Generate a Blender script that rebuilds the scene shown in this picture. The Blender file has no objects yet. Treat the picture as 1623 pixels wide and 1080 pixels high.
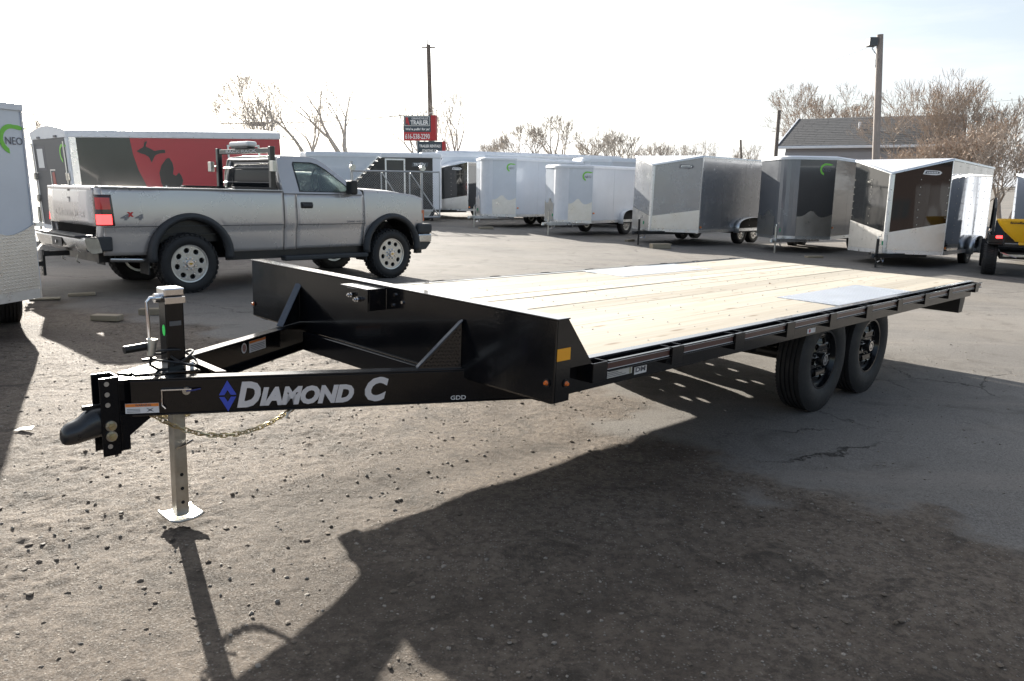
import bpy, bmesh, math, random
import numpy as np
from mathutils import Vector, Matrix, noise as mnoise
random.seed(7); rng = np.random.default_rng(7)
S = bpy.context.scene; COL = S.collection
PI = math.pi; R = math.radians

# ---------------------------------------------------------------- camera
IW, CX, CY, F = 1623.0, 811.5, 540.0, 1238.37
PITCH, ROLL, CH = 0.2017, 0.0101, 1.645
def Rx(a): return Matrix.Rotation(a, 3, 'X')
def Ry(a): return Matrix.Rotation(a, 3, 'Y')
def Rz(a): return Matrix.Rotation(a, 3, 'Z')
Rcam = Ry(ROLL) @ Rx(PITCH)                       # world -> (right, forward, up)
cam_d = bpy.data.cameras.new('camera'); cam = bpy.data.objects.new('camera', cam_d); COL.objects.link(cam)
B = Matrix(((1,0,0),(0,0,1),(0,-1,0)))            # (right, fwd, up) -> blender camera axes
cam.matrix_world = Matrix.Translation((0,0,CH)) @ (B @ Rcam).transposed().to_4x4()
cam_d.sensor_width = 36; cam_d.lens = F/IW*36; cam_d.clip_start = .05; cam_d.clip_end = 3000
S.camera = cam
# ---------------------------------------------------------------- light
SUN_EL, SUN_AZ = R(19.9), R(27.4)                 # azimuth counter-clockwise from +Y (towards -X)
sd = Vector((-math.sin(SUN_AZ)*math.cos(SUN_EL), math.cos(SUN_AZ)*math.cos(SUN_EL), math.sin(SUN_EL)))
sun_d = bpy.data.lights.new('sun', 'SUN'); sun = bpy.data.objects.new('sun', sun_d); COL.objects.link(sun)
sun_d.energy = 5.0; sun_d.angle = R(.53); sun_d.color = (1, .94, .84)
sun.rotation_euler = sd.to_track_quat('Z', 'Y').to_euler()
W = bpy.data.worlds.new('World'); S.world = W; W.use_nodes = True
wn, wl = W.node_tree.nodes, W.node_tree.links; wn.clear()
sky = wn.new('ShaderNodeTexSky'); sky.sky_type = 'NISHITA'; sky.sun_disc = False
sky.sun_elevation = SUN_EL; sky.sun_rotation = -SUN_AZ; sky.air_density = 1.0; sky.dust_density = 1.0; sky.ozone_density = 1.2
bg = wn.new('ShaderNodeBackground'); bg.inputs[1].default_value = .05
wo = wn.new('ShaderNodeOutputWorld'); tc = wn.new('ShaderNodeTexCoord'); mp = wn.new('ShaderNodeMapping')
mp.inputs['Scale'].default_value = (1.0, 1.6, 7.0); mp.inputs['Rotation'].default_value = (0, R(14), R(20))
nz = wn.new('ShaderNodeTexNoise'); nz.inputs['Scale'].default_value = 1.9; nz.inputs['Detail'].default_value = 9; nz.inputs['Roughness'].default_value = .62
cr = wn.new('ShaderNodeValToRGB'); cr.color_ramp.elements[0].position = .42; cr.color_ramp.elements[1].position = .68
cr.color_ramp.elements[0].color = (.45,.45,.45,1); cr.color_ramp.elements[1].color = (.92,.92,.92,1)
mx = wn.new('ShaderNodeMix'); mx.data_type = 'RGBA'; mx.inputs[7].default_value = (6.9, 7.1, 7.4, 1)
wl.new(tc.outputs['Generated'], mp.inputs['Vector']); wl.new(mp.outputs[0], nz.inputs['Vector']); wl.new(nz.outputs[0], cr.inputs[0])
spz = wn.new('ShaderNodeSeparateXYZ'); wl.new(tc.outputs['Generated'], spz.inputs[0])
hz_ = wn.new('ShaderNodeMapRange'); hz_.inputs[1].default_value = -.02; hz_.inputs[2].default_value = .30; hz_.inputs[3].default_value = .97; hz_.inputs[4].default_value = 0; wl.new(spz.outputs[2], hz_.inputs[0])
mxm = wn.new('ShaderNodeMath'); mxm.operation = 'MAXIMUM'; wl.new(cr.outputs[0], mxm.inputs[0]); wl.new(hz_.outputs[0], mxm.inputs[1])
# the thin cloud veil lies towards the sun; away from it the sky is clearer and bluer
vd0 = wn.new('ShaderNodeVectorMath'); vd0.operation = 'DOT_PRODUCT'; vd0.inputs[1].default_value = (sd.x, sd.y, 0); wl.new(tc.outputs['Generated'], vd0.inputs[0])
veil = wn.new('ShaderNodeMapRange'); veil.interpolation_type = 'SMOOTHSTEP'; veil.inputs[1].default_value = -.55; veil.inputs[2].default_value = .42; veil.inputs[3].default_value = .22; veil.inputs[4].default_value = 1; wl.new(vd0.outputs['Value'], veil.inputs[0])
vm_ = wn.new('ShaderNodeMath'); vm_.operation = 'MULTIPLY'; wl.new(mxm.outputs[0], vm_.inputs[0]); wl.new(veil.outputs[0], vm_.inputs[1])
wl.new(vm_.outputs[0], mx.inputs[0]); wl.new(sky.outputs[0], mx.inputs[6]); 
# bright aureole of thin haze around the (hidden) sun
vd = wn.new('ShaderNodeVectorMath'); vd.operation = 'DOT_PRODUCT'; vd.inputs[1].default_value = tuple(sd); wl.new(tc.outputs['Generated'], vd.inputs[0])
cl_ = wn.new('ShaderNodeClamp'); wl.new(vd.outputs['Value'], cl_.inputs[0]); pw_ = wn.new('ShaderNodeMath'); pw_.operation = 'POWER'; pw_.inputs[1].default_value = 8; wl.new(cl_.outputs[0], pw_.inputs[0])
vs_ = wn.new('ShaderNodeVectorMath'); vs_.operation = 'SCALE'; vs_.inputs[0].default_value = (16, 15.4, 14.5); wl.new(pw_.outputs[0], vs_.inputs['Scale'])
va_ = wn.new('ShaderNodeVectorMath'); va_.operation = 'ADD'; wl.new(mx.outputs[2], va_.inputs[0]); wl.new(vs_.outputs[0], va_.inputs[1])
wl.new(va_.outputs[0], bg.inputs[0]); wl.new(bg.outputs[0], wo.inputs[0])
S.view_settings.view_transform = 'Standard'; S.view_settings.look = 'None'; S.view_settings.gamma = 1
S.view_settings.use_curve_mapping = False; S.view_settings.exposure = 1.62
S.render.engine = 'CYCLES'

# ---------------------------------------------------------------- placement maths
Cc = Vector((0,0,CH))
def G(x, y): return .078 - .0272*(np.clip(x,-15,15)-.152) - .0048*(np.clip(y,-20,60)-3.11)
def ray(u, v):
    d = Vector(((u-CX)/F, 1, -(v-CY)/F)); return (Rcam.transposed() @ d).normalized()
def wg(u, v, h=0.0):                               # the ground (plus h) seen at a pixel of the photograph
    d = ray(u, v); z = 0
    for _ in range(25):
        P = Cc + d*((z+h-CH)/d.z); z = float(G(P.x, P.y))
    return P
def wd(u, v, y):
    d = ray(u, v); return Cc + d*(y/d.y)

# ---------------------------------------------------------------- materials
MATS = {}
def mat(name, col, rough=.5, metal=0, n_amt=.0, n_scale=5, bump=0, b_scale=40, coat=0, spec=.5, tint=0, emis=None, trans=0, dirt=0, dirt_col=(.16,.13,.10)):
    if name in MATS: return MATS[name]
    m = bpy.data.materials.new(name); m.use_nodes = True; nt = m.node_tree; n, l = nt.nodes, nt.links
    b = n['Principled BSDF']; b.inputs['Base Color'].default_value = (*col, 1); b.inputs['Roughness'].default_value = rough
    b.inputs['Metallic'].default_value = metal; b.inputs['Specular IOR Level'].default_value = spec
    b.inputs['Coat Weight'].default_value = coat; b.inputs['Coat Roughness'].default_value = .04
    b.inputs['Transmission Weight'].default_value = trans
    tcn = n.new('ShaderNodeTexCoord'); src = None
    if n_amt or tint:
        no = n.new('ShaderNodeTexNoise'); no.inputs['Scale'].default_value = n_scale; no.inputs['Detail'].default_value = 6; no.inputs['Roughness'].default_value = .65
        l.new(tcn.outputs['Object'], no.inputs['Vector'])
        mr = n.new('ShaderNodeMapRange'); mr.inputs[1].default_value = .3; mr.inputs[2].default_value = .7
        mr.inputs[3].default_value = 1-n_amt; mr.inputs[4].default_value = 1+n_amt; l.new(no.outputs[0], mr.inputs[0])
        mu = n.new('ShaderNodeVectorMath'); mu.operation = 'SCALE'; mu.inputs[0].default_value = col; l.new(mr.outputs[0], mu.inputs['Scale'])
        src = mu.outputs[0]
        if tint:
            oi = n.new('ShaderNodeObjectInfo'); m2 = n.new('ShaderNodeMapRange'); m2.inputs[3].default_value = 1-tint; m2.inputs[4].default_value = 1+tint
            l.new(oi.outputs['Random'], m2.inputs[0]); v2 = n.new('ShaderNodeVectorMath'); v2.operation = 'SCALE'
            l.new(src, v2.inputs[0]); l.new(m2.outputs[0], v2.inputs['Scale']); src = v2.outputs[0]
        l.new(src, b.inputs['Base Color'])
        mr3 = n.new('ShaderNodeMapRange'); mr3.inputs[1].default_value = .3; mr3.inputs[2].default_value = .7
        mr3.inputs[3].default_value = max(rough*.8, 0); mr3.inputs[4].default_value = min(rough*1.3, 1); l.new(no.outputs[0], mr3.inputs[0]); l.new(mr3.outputs[0], b.inputs['Roughness'])
    if dirt:
        dn = n.new('ShaderNodeTexNoise'); dn.inputs['Scale'].default_value = 3.1; dn.inputs['Detail'].default_value = 10; dn.inputs['Roughness'].default_value = .7
        l.new(tcn.outputs['Object'], dn.inputs['Vector']); dr = n.new('ShaderNodeMapRange'); dr.inputs[1].default_value = .5; dr.inputs[2].default_value = .78; dr.inputs[4].default_value = dirt
        l.new(dn.outputs[0], dr.inputs[0]); dm = n.new('ShaderNodeMix'); dm.data_type = 'RGBA'; dm.inputs[7].default_value = (*dirt_col, 1)
        l.new(dr.outputs[0], dm.inputs[0])
        if src: l.new(src, dm.inputs[6])
        else: dm.inputs[6].default_value = (*col, 1)
        l.new(dm.outputs[2], b.inputs['Base Color'])
    if bump:
        bn = n.new('ShaderNodeTexNoise'); bn.inputs['Scale'].default_value = b_scale; bn.inputs['Detail'].default_value = 4
        l.new(tcn.outputs['Object'], bn.inputs['Vector']); bu = n.new('ShaderNodeBump'); bu.inputs['Strength'].default_value = bump; bu.inputs['Distance'].default_value = .02
        l.new(bn.outputs[0], bu.inputs['Height']); l.new(bu.outputs[0], b.inputs['Normal'])
    if emis: b.inputs['Emission Color'].default_value = (*emis[:3], 1); b.inputs['Emission Strength'].default_value = emis[3]
    MATS[name] = m; return m
def panel_mat(name, col, rough, metal, wav=.25, wscale=1.3, coat=0):
    """thin sheet metal skin: long soft ripples bend its reflections"""
    if name in MATS: return MATS[name]
    m = mat(name, col, rough, metal, coat=coat, n_amt=.04, n_scale=2); nt = m.node_tree; n, l = nt.nodes, nt.links; b = n['Principled BSDF']
    t = n.new('ShaderNodeTexCoord'); mp_ = n.new('ShaderNodeMapping'); mp_.inputs['Scale'].default_value = (1, 1, .22)
    no = n.new('ShaderNodeTexNoise'); no.inputs['Scale'].default_value = wscale; no.inputs['Detail'].default_value = 1.5
    bu = n.new('ShaderNodeBump'); bu.inputs['Strength'].default_value = wav; bu.inputs['Distance'].default_value = .06
    l.new(t.outputs['Object'], mp_.inputs[0]); l.new(mp_.outputs[0], no.inputs['Vector']); l.new(no.outputs[0], bu.inputs['Height']); l.new(bu.outputs[0], b.inputs['Normal'])
    return m
def tread_mat(name, col, rough, metal, cell=.032, axes=(0,2), strength=.9):
    """raised diamond tread pattern as fine relief"""
    if name in MATS: return MATS[name]
    m = mat(name, col, rough, metal, n_amt=.08, n_scale=4); nt = m.node_tree; n, l = nt.nodes, nt.links; b = n['Principled BSDF']
    t = n.new('ShaderNodeTexCoord'); sp = n.new('ShaderNodeSeparateXYZ'); l.new(t.outputs['Object'], sp.inputs[0])
    def M(op, a, c=None):
        q = n.new('ShaderNodeMath'); q.operation = op
        for i, x in enumerate((a, c)):
            if x is None: continue
            if isinstance(x, (int, float)): q.inputs[i].default_value = x
            else: l.new(x, q.inputs[i])
        return q.outputs[0]
    u = M('DIVIDE', sp.outputs[axes[0]], cell); v = M('DIVIDE', sp.outputs[axes[1]], cell)
    fu = M('SUBTRACT', M('FRACT', u), .5); fv = M('SUBTRACT', M('FRACT', v), .5)
    par = M('MODULO', M('ABSOLUTE', M('ADD', M('FLOOR', u), M('FLOOR', v))), 2.0)
    p = M('MULTIPLY', M('ADD', fu, fv), .7071); q = M('MULTIPLY', M('SUBTRACT', fu, fv), .7071)
    sgn = M('GREATER_THAN', par, .5)
    a = M('ADD', M('MULTIPLY', p, sgn), M('MULTIPLY', q, M('SUBTRACT', 1.0, sgn)))
    c = M('ADD', M('MULTIPLY', q, sgn), M('MULTIPLY', p, M('SUBTRACT', 1.0, sgn)))
    d = M('ADD', M('POWER', M('MULTIPLY', a, 1.9), 2.0), M('POWER', M('MULTIPLY', c, 6.0), 2.0))
    h = n.new('ShaderNodeMapRange'); h.inputs[1].default_value = .3; h.inputs[2].default_value = 1.0; h.inputs[3].default_value = 1; h.inputs[4].default_value = 0; l.new(d, h.inputs[0])
    bu = n.new('ShaderNodeBump'); bu.inputs['Strength'].default_value = strength; bu.inputs['Distance'].default_value = .004
    l.new(h.outputs[0], bu.inputs['Height']); l.new(bu.outputs[0], b.inputs['Normal'])
    return m
BLACK = mat('gloss black powder coat', (.005,.0055,.007), .14, 0, n_amt=.1, n_scale=3, bump=.02, b_scale=90, coat=.15, spec=.4, dirt=.05, dirt_col=(.04,.036,.03))
BLACK_R = mat('satin black steel', (.010,.010,.011), .38, 0, n_amt=.15, n_scale=6, bump=.06, b_scale=60, dirt=.3, dirt_col=(.06,.05,.04))
RUBBER = mat('tyre rubber', (.016,.016,.017), .62, 0, n_amt=.2, n_scale=7, bump=.15, b_scale=120, dirt=.35, dirt_col=(.05,.045,.04))
GALV = mat('zinc plated steel', (.55,.54,.50), .34, 1, n_amt=.2, n_scale=14, bump=.08, b_scale=50, dirt=.35, dirt_col=(.3,.27,.2))
ZINCY = mat('yellow zinc chain', (.56,.48,.30), .35, 1, n_amt=.2, n_scale=30)
CHROME = mat('polished steel', (.75,.75,.76), .12, 1, n_amt=.05)
WHITEP = mat('white print', (.78,.78,.78), .5)
SILVERP = mat('silver vinyl lettering', (.72,.72,.74), .35, .3)
BLUEP = mat('blue vinyl', (.05,.09,.55), .35)
ORANGEP = mat('orange print', (.85,.25,.04), .45)
REFLO = mat('amber reflector', (.95,.42,.02), .3, emis=None)
LENSO = mat('amber lens', (.75,.16,.02), .15, coat=.5)
LENSR = mat('red lens', (.55,.02,.02), .12, coat=.6)
LAMPR = mat('lit red lamp', (.8,.02,.02), .3, emis=(1,.03,.03,2.5))
GREEN = mat('green sticker', (.05,.85,.15), .5)
GREENL = mat('lime logo vinyl', (.22,.62,.08), .45)
GREYP = mat('grey print', (.20,.20,.21), .5)
DARKP = mat('dark grey print', (.10,.10,.12), .5)
TRIM = mat('bright aluminium trim', (.72,.73,.74), .3, .85, n_amt=.1, n_scale=8)
WHITEROOF = mat('white painted trim', (.74,.76,.80), .4, 0, n_amt=.04, dirt=.12, dirt_col=(.45,.44,.42))
TREAD_DK = tread_mat('steel tread plate', (.42,.45,.50), .38, .6, .034, (0,1))
TREAD_BR = tread_mat('polished tread aluminium', (.74,.72,.69), .32, 1, .03, (0,2), .14)
TREAD_BR2 = tread_mat('polished tread aluminium across', (.74,.72,.69), .32, 1, .03, (1,2), .14)

def wood_mat(name, col, dark, sc=1.0):
    m = mat(name, col, .65); nt = m.node_tree; n, l = nt.nodes, nt.links; b = n['Principled BSDF']
    t = n.new('ShaderNodeTexCoord'); oi = n.new('ShaderNodeObjectInfo'); ad = n.new('ShaderNodeVectorMath'); ad.operation = 'ADD'
    sc_ = n.new('ShaderNodeVectorMath'); sc_.operation = 'SCALE'; sc_.inputs[0].default_value = (37, 21, 13); l.new(oi.outputs['Random'], sc_.inputs['Scale'])
    l.new(t.outputs['Object'], ad.inputs[0]); l.new(sc_.outputs[0], ad.inputs[1])
    mp1 = n.new('ShaderNodeMapping'); mp1.inputs['Scale'].default_value = (.45*sc, 16*sc, 4*sc); l.new(ad.outputs[0], mp1.inputs[0])
    g = n.new('ShaderNodeTexNoise'); g.inputs['Scale'].default_value = 2.2; g.inputs['Detail'].default_value = 8; g.inputs['Roughness'].default_value = .7; g.inputs['Distortion'].default_value = .6; l.new(mp1.outputs[0], g.inputs['Vector'])
    mp2 = n.new('ShaderNodeMapping'); mp2.inputs['Scale'].default_value = (1.3*sc, 6*sc, 2); l.new(ad.outputs[0], mp2.inputs[0])
    vo = n.new('ShaderNodeTexVoronoi'); vo.inputs['Scale'].default_value = 1.4; l.new(mp2.outputs[0], vo.inputs['Vector'])
    kn = n.new('ShaderNodeMapRange'); kn.inputs[1].default_value = .06; kn.inputs[2].default_value = .16; kn.inputs[3].default_value = 1; kn.inputs[4].default_value = 0; l.new(vo.outputs['Distance'], kn.inputs[0])
    r = n.new('ShaderNodeMapRange'); r.inputs[1].default_value = .38; r.inputs[2].default_value = .72; l.new(g.outputs[0], r.inputs[0])
    mxa = n.new('ShaderNodeMix'); mxa.data_type = 'RGBA'; mxa.inputs[6].default_value = (*col, 1); mxa.inputs[7].default_value = (*dark, 1); l.new(r.outputs[0], mxa.inputs[0])
    mxb = n.new('ShaderNodeMix'); mxb.data_type = 'RGBA'; mxb.inputs[7].default_value = (dark[0]*.5, dark[1]*.4, dark[2]*.3, 1)
    km = n.new('ShaderNodeMath'); km.operation = 'MULTIPLY'; km.inputs[1].default_value = .8; l.new(kn.outputs[0], km.inputs[0]); l.new(km.outputs[0], mxb.inputs[0]); l.new(mxa.outputs[2], mxb.inputs[6])
    tr = n.new('ShaderNodeMapRange'); tr.inputs[3].default_value = .80; tr.inputs[4].default_value = 1.08; l.new(oi.outputs['Random'], tr.inputs[0])
    sv = n.new('ShaderNodeVectorMath'); sv.operation = 'SCALE'; l.new(mxb.outputs[2], sv.inputs[0]); l.new(tr.outputs[0], sv.inputs['Scale']); l.new(sv.outputs[0], b.inputs['Base Color'])
    bu = n.new('ShaderNodeBump'); bu.inputs['Strength'].default_value = .2; bu.inputs['Distance'].default_value = .004; l.new(g.outputs[0], bu.inputs['Height']); l.new(bu.outputs[0], b.inputs['Normal'])
    return m
WOOD = wood_mat('new pine planking', (.47,.43,.36), (.38,.32,.235))
WOOD_OLD = wood_mat('weathered lumber', (.33,.28,.20), (.20,.16,.11))

# ---------------------------------------------------------------- mesh helpers
class MB:
    def __init__(s): s.v = []; s.f = []
    def add(s, vs, fs, M=None):
        o = len(s.v); s.v += [tuple(M @ Vector(p)) if M else tuple(p) for p in vs]; s.f += [tuple(i+o for i in f) for f in fs]; return s
    def hexa(s, p, M=None):
        return s.add(p, [(0,3,2,1),(4,5,6,7),(0,1,5,4),(1,2,6,5),(2,3,7,6),(3,0,4,7)], M)
    def box(s, x0, x1, y0, y1, z0, z1, M=None):
        return s.hexa([(x0,y0,z0),(x1,y0,z0),(x1,y1,z0),(x0,y1,z0),(x0,y0,z1),(x1,y0,z1),(x1,y1,z1),(x0,y1,z1)], M)
    def cyl(s, a, b, r, n=16, r1=None, caps=True):
        a, b = Vector(a), Vector(b); r1 = r if r1 is None else r1; d = (b-a).normalized()
        q = d.to_track_quat('Z','Y').to_matrix(); vs = []
        for P, rr in ((a, r), (b, r1)):
            for i in range(n):
                t = 2*PI*i/n; vs.append(P + q @ Vector((rr*math.cos(t), rr*math.sin(t), 0)))
        fs = [(i, (i+1) % n, n+(i+1) % n, n+i) for i in range(n)]
        if caps: fs += [tuple(range(n))[::-1], tuple(range(n, 2*n))]
        return s.add(vs, fs)
    def tube(s, pts, r, n=8, closed=False, caps=True):
        pts = [Vector(p) for p in pts]; k = len(pts); vs = []; up = None
        for i, P in enumerate(pts):
            if closed: d = pts[(i+1) % k]-pts[i-1]
            else: d = pts[min(i+1, k-1)]-pts[max(i-1, 0)]
            d.normalize()
            if up is None: up = d.orthogonal().normalized()
            up = (up - d*up.dot(d)).normalized(); sd_ = d.cross(up)
            rr = r[i] if isinstance(r, (list, tuple)) else r
            for j in range(n):
                t = 2*PI*j/n; vs.append(P + up*rr*math.cos(t) + sd_*rr*math.sin(t))
        fs = []
        for i in range(k if closed else k-1):
            a = i*n; b_ = ((i+1) % k)*n
            for j in range(n): fs.append((a+j, a+(j+1) % n, b_+(j+1) % n, b_+j))
        if not closed and caps: fs += [tuple(range(n))[::-1], tuple(range((k-1)*n, k*n))]
        return s.add(vs, fs)
    def prism(s, poly, axis, a, b, M=None):
        n = len(poly)
        def P(p, t): return {'x': (t, p[0], p[1]), 'y': (p[0], t, p[1]), 'z': (p[0], p[1], t)}[axis]
        vs = [P(p, a) for p in poly]+[P(p, b) for p in poly]
        fs = [(i, (i+1) % n, n+(i+1) % n, n+i) for i in range(n)]+[tuple(range(n))[::-1], tuple(range(n, 2*n))]
        return s.add(vs, fs, M)
    def lathe(s, prof, c=(0,0,0), n=32, closed=True):      # prof (r, y), about Y axis
        vs = []; k = len(prof)
        for i in range(n):
            t = 2*PI*i/n; vs += [(c[0]+r*math.cos(t), c[1]+h, c[2]+r*math.sin(t)) for r, h in prof]
        fs = []
        for i in range(n):
            a = i*k; b_ = ((i+1) % n)*k
            for j in range(k if closed else k-1): fs.append((a+j, a+(j+1) % k, b_+(j+1) % k, b_+j))
        return s.add(vs, fs)
    def grid(s, fn, nu, nv):
        vs = [fn(i/nu, j/nv) for i in range(nu+1) for j in range(nv+1)]
        fs = [(i*(nv+1)+j, (i+1)*(nv+1)+j, (i+1)*(nv+1)+j+1, i*(nv+1)+j+1) for i in range(nu) for j in range(nv)]
        return s.add(vs, fs)
    def build(s, name, m, parent=None, smooth=False, bevel=0, seg=1, solid=0, label=None):
        me = bpy.data.meshes.new(name); me.from_pydata(s.v, [], s.f); me.update()
        bm = bmesh.new(); bm.from_mesh(me); bmesh.ops.recalc_face_normals(bm, faces=bm.faces); bm.to_mesh(me); bm.free()
        me.materials.append(m); o = bpy.data.objects.new(name, me); COL.objects.link(o); o.parent = parent
        if smooth:
            me.polygons.foreach_set('use_smooth', [True]*len(me.polygons)); me.set_sharp_from_angle(angle=R(35 if smooth is True else smooth))
        if solid: q = o.modifiers.new('solid', 'SOLIDIFY'); q.thickness = solid; q.offset = 0
        if bevel: q = o.modifiers.new('bevel', 'BEVEL'); q.width = bevel; q.segments = seg; q.limit_method = 'ANGLE'; q.angle_limit = R(40)
        if label: o['label'] = label
        return o
def tag(o, label=None, cat=None, group=None, kind=None):
    for k, v in (('label', label), ('category', cat), ('group', group), ('kind', kind)):
        if v: o[k] = v
    return o
def thing(name, loc=(0,0,0), rz=0, label=None, cat=None, group=None, rot=None):
    o = bpy.data.objects.new(name, None); COL.objects.link(o); o.empty_display_size = .1
    o.location = loc; o.rotation_euler = (0,0,rz) if rot is None else rot
    return tag(o, label, cat, group)
def copy_tree(o, parent=None):
    c = o.copy(); COL.objects.link(c); c.parent = parent
    for ch in list(o.children): copy_tree(ch, c)
    return c
def plate(outline, holes=(), depth=.01, bevel=0):
    """flat plate in XY with holes; returns verts, faces"""
    cu = bpy.data.curves.new('plate', 'CURVE'); cu.dimensions = '2D'; cu.fill_mode = 'BOTH'; cu.extrude = depth/2; cu.bevel_depth = bevel
    for pl in [outline]+list(holes):
        sp = cu.splines.new('POLY'); sp.points.add(len(pl)-1); sp.use_cyclic_u = True
        for i, p in enumerate(pl): sp.points[i].co = (p[0], p[1], 0, 1)
    o = bpy.data.objects.new('plate', cu); COL.objects.link(o)
    me = bpy.data.meshes.new_from_object(o.evaluated_get(bpy.context.evaluated_depsgraph_get()))
    vs = [tuple(v.co) for v in me.vertices]; fs = [tuple(p.vertices) for p in me.polygons]
    bpy.data.objects.remove(o); bpy.data.curves.remove(cu); bpy.data.meshes.remove(me)
    return vs, fs
def circ(cx_, cy_, r, n=16, ph=0, rx=None): return [(cx_+(rx or r)*math.cos(2*PI*i/n+ph), cy_+r*math.sin(2*PI*i/n+ph)) for i in range(n)]
def text(name, body, org, u, v, w, h, m, parent, bold=.0, shear=0, off=.0015, depth=.001):
    """flat lettering fitted into w x h, origin at lower left, u reading direction, v up"""
    cu = bpy.data.curves.new('t', 'FONT'); cu.body = body; cu.offset = bold; cu.shear = shear; cu.resolution_u = 3; cu.align_x = 'CENTER'
    o = bpy.data.objects.new('t', cu); COL.objects.link(o)
    me = bpy.data.meshes.new_from_object(o.evaluated_get(bpy.context.evaluated_depsgraph_get())); bpy.data.objects.remove(o)
    co = np.array([v_.co for v_ in me.vertices]); lo, hi = co.min(0), co.max(0); u, v, org = Vector(u).normalized(), Vector(v).normalized(), Vector(org); nn = u.cross(v)
    vs = [org+u*((c[0]-lo[0])/(hi[0]-lo[0])*w)+v*((c[1]-lo[1])/(hi[1]-lo[1])*h)+nn*off for c in co]
    mb = MB(); mb.add(vs, [tuple(p.vertices) for p in me.polygons]); return mb.build(name, m, parent)
def decal(name, poly, org, u, v, m, parent, off=.001, th=.0008):
    u, v, org = Vector(u).normalized(), Vector(v).normalized(), Vector(org); nn = u.cross(v); n = len(poly)
    vs = [org+u*a+v*b+nn*off for a, b in poly]+[org+u*a+v*b+nn*(off+th) for a, b in poly]
    fs = [(i, (i+1) % n, n+(i+1) % n, n+i) for i in range(n)]+[tuple(range(n, 2*n))]
    return MB().add(vs, fs).build(name, m, parent)
def rect(w, h, x=0, y=0): return [(x,y),(x+w,y),(x+w,y+h),(x,y+h)]

# ---------------------------------------------------------------- numpy value noise
def vnoise(x, y, seed=0):
    xi = np.floor(x).astype(np.int64); yi = np.floor(y).astype(np.int64); fx, fy = x-xi, y-yi
    fx = fx*fx*(3-2*fx); fy = fy*fy*(3-2*fy)
    def hsh(a, b):
        h = (a*374761393 + b*668265263 + seed*1442695041) & 0xffffffff
        h = ((h ^ (h >> 13))*1274126177) & 0xffffffff; return ((h ^ (h >> 16)) & 0xffff)/65535.0
    return (hsh(xi,yi)*(1-fx)+hsh(xi+1,yi)*fx)*(1-fy)+(hsh(xi,yi+1)*(1-fx)+hsh(xi+1,yi+1)*fx)*fy
def fbm(x, y, o=5, seed=0, g=.5):
    s_, a, t = 0, 1, 0
    for i in range(o): s_ = s_ + a*vnoise(x*2**i, y*2**i, seed+i*17); t += a; a *= g
    return s_/t

# ================================================================ GROUND
dirt_px = [(-700,600),(-150,505),(0,478),(110,470),(190,492),(300,512),(420,535),(560,552),(700,556),(830,590),(960,612),(1030,650),(1010,672),(1080,700),(1150,728),(1240,772),(1400,818),(1500,826),(1623,862),(1900,900)]
DP = [wg(*p) for p in dirt_px]; dpoly = np.array([(p.x, p.y) for p in DP]+[(12,.5),(12,-3),(-9,-3),(-14,2)])
def sdist(px, py):
    d = np.full(px.shape, 1e9); ins = np.zeros(px.shape, bool); n = len(dpoly)
    for i in range(n):
        a, b_ = dpoly[i], dpoly[(i+1) % n]; e = b_-a; t = np.clip(((px-a[0])*e[0]+(py-a[1])*e[1])/(e@e), 0, 1)
        d = np.minimum(d, np.hypot(px-a[0]-t*e[0], py-a[1]-t*e[1]))
        c = ((a[1] > py) != (b_[1] > py)) & (px < (b_[0]-a[0])*(py-a[1])/(b_[1]-a[1]+1e-12)+a[0]); ins ^= c
    return np.where(ins, d, -d)
def axis_coords(a, b, st, far_lo, far_hi):
    c = list(np.arange(a, b, st)); s_ = st; x = b
    while x < far_hi: c.append(x); s_ *= 1.18; x += s_
    c.append(far_hi); s_ = st; x = a-st; lo = []
    while x > far_lo: lo.append(x); s_ *= 1.18; x -= s_
    lo.append(far_lo); return np.array(lo[::-1]+c)
gx = axis_coords(-3.9, 4.6, .016, -900, 900); gy = axis_coords(1.55, 7.4, .016, -300, 1500)
XX, YY = np.meshgrid(gx, gy, indexing='ij')
SD = sdist(XX, YY); dm = np.clip((SD + .9*(fbm(XX*1.6, YY*1.6, 7, 3, .62)-.5)*2*.8+.12)/.38, 0, 1); dm = dm*dm*(3-2*dm)
near = np.clip(1-np.maximum(np.abs(XX)-8, 0)/6, 0, 1)*np.clip(1-np.maximum(YY-14, 0)/6, 0, 1)
rough_ = np.clip(fbm(XX*.9, YY*.9, 4, 9)*1.8-.45, 0.1, 1)
tA = (fbm(XX*7, YY*7, 6, 21, .66)-.5)*.040*rough_ + (np.abs(fbm(XX*14, YY*14, 4, 31, .6)-.5))*.030*rough_ + (fbm(XX*1.1, YY*1.1, 3, 41)-.5)*.05
ang = R(38); uu = XX*math.cos(ang)+YY*math.sin(ang); vv = -XX*math.sin(ang)+YY*math.cos(ang)
rut = np.exp(-((vv-2.05+.12*np.sin(uu*.8))/.13)**2)+np.exp(-((vv-3.5+.1*np.sin(uu*.7))/.13)**2)+np.exp(-((vv-.9+.1*np.sin(uu*.9))/.12)**2)
tA = tA - rut*.010*(1+.12*np.sign(np.sin(uu*55+vv*20)))
ZZ = G(XX, YY) + near*(dm*(tA-.004) + (1-dm)*(fbm(XX*1.5, YY*1.5, 4, 5)-.5)*.012) 
nv_ = XX.size; me = bpy.data.meshes.new('ground'); vs = np.stack([XX, YY, ZZ], -1).reshape(-1, 3)
nx_, ny_ = XX.shape; ii, jj = np.meshgrid(np.arange(nx_-1), np.arange(ny_-1), indexing='ij'); q0 = (ii*ny_+jj).ravel()
fa = np.stack([q0, q0+ny_, q0+ny_+1, q0+1], -1).astype(np.int32)
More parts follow.
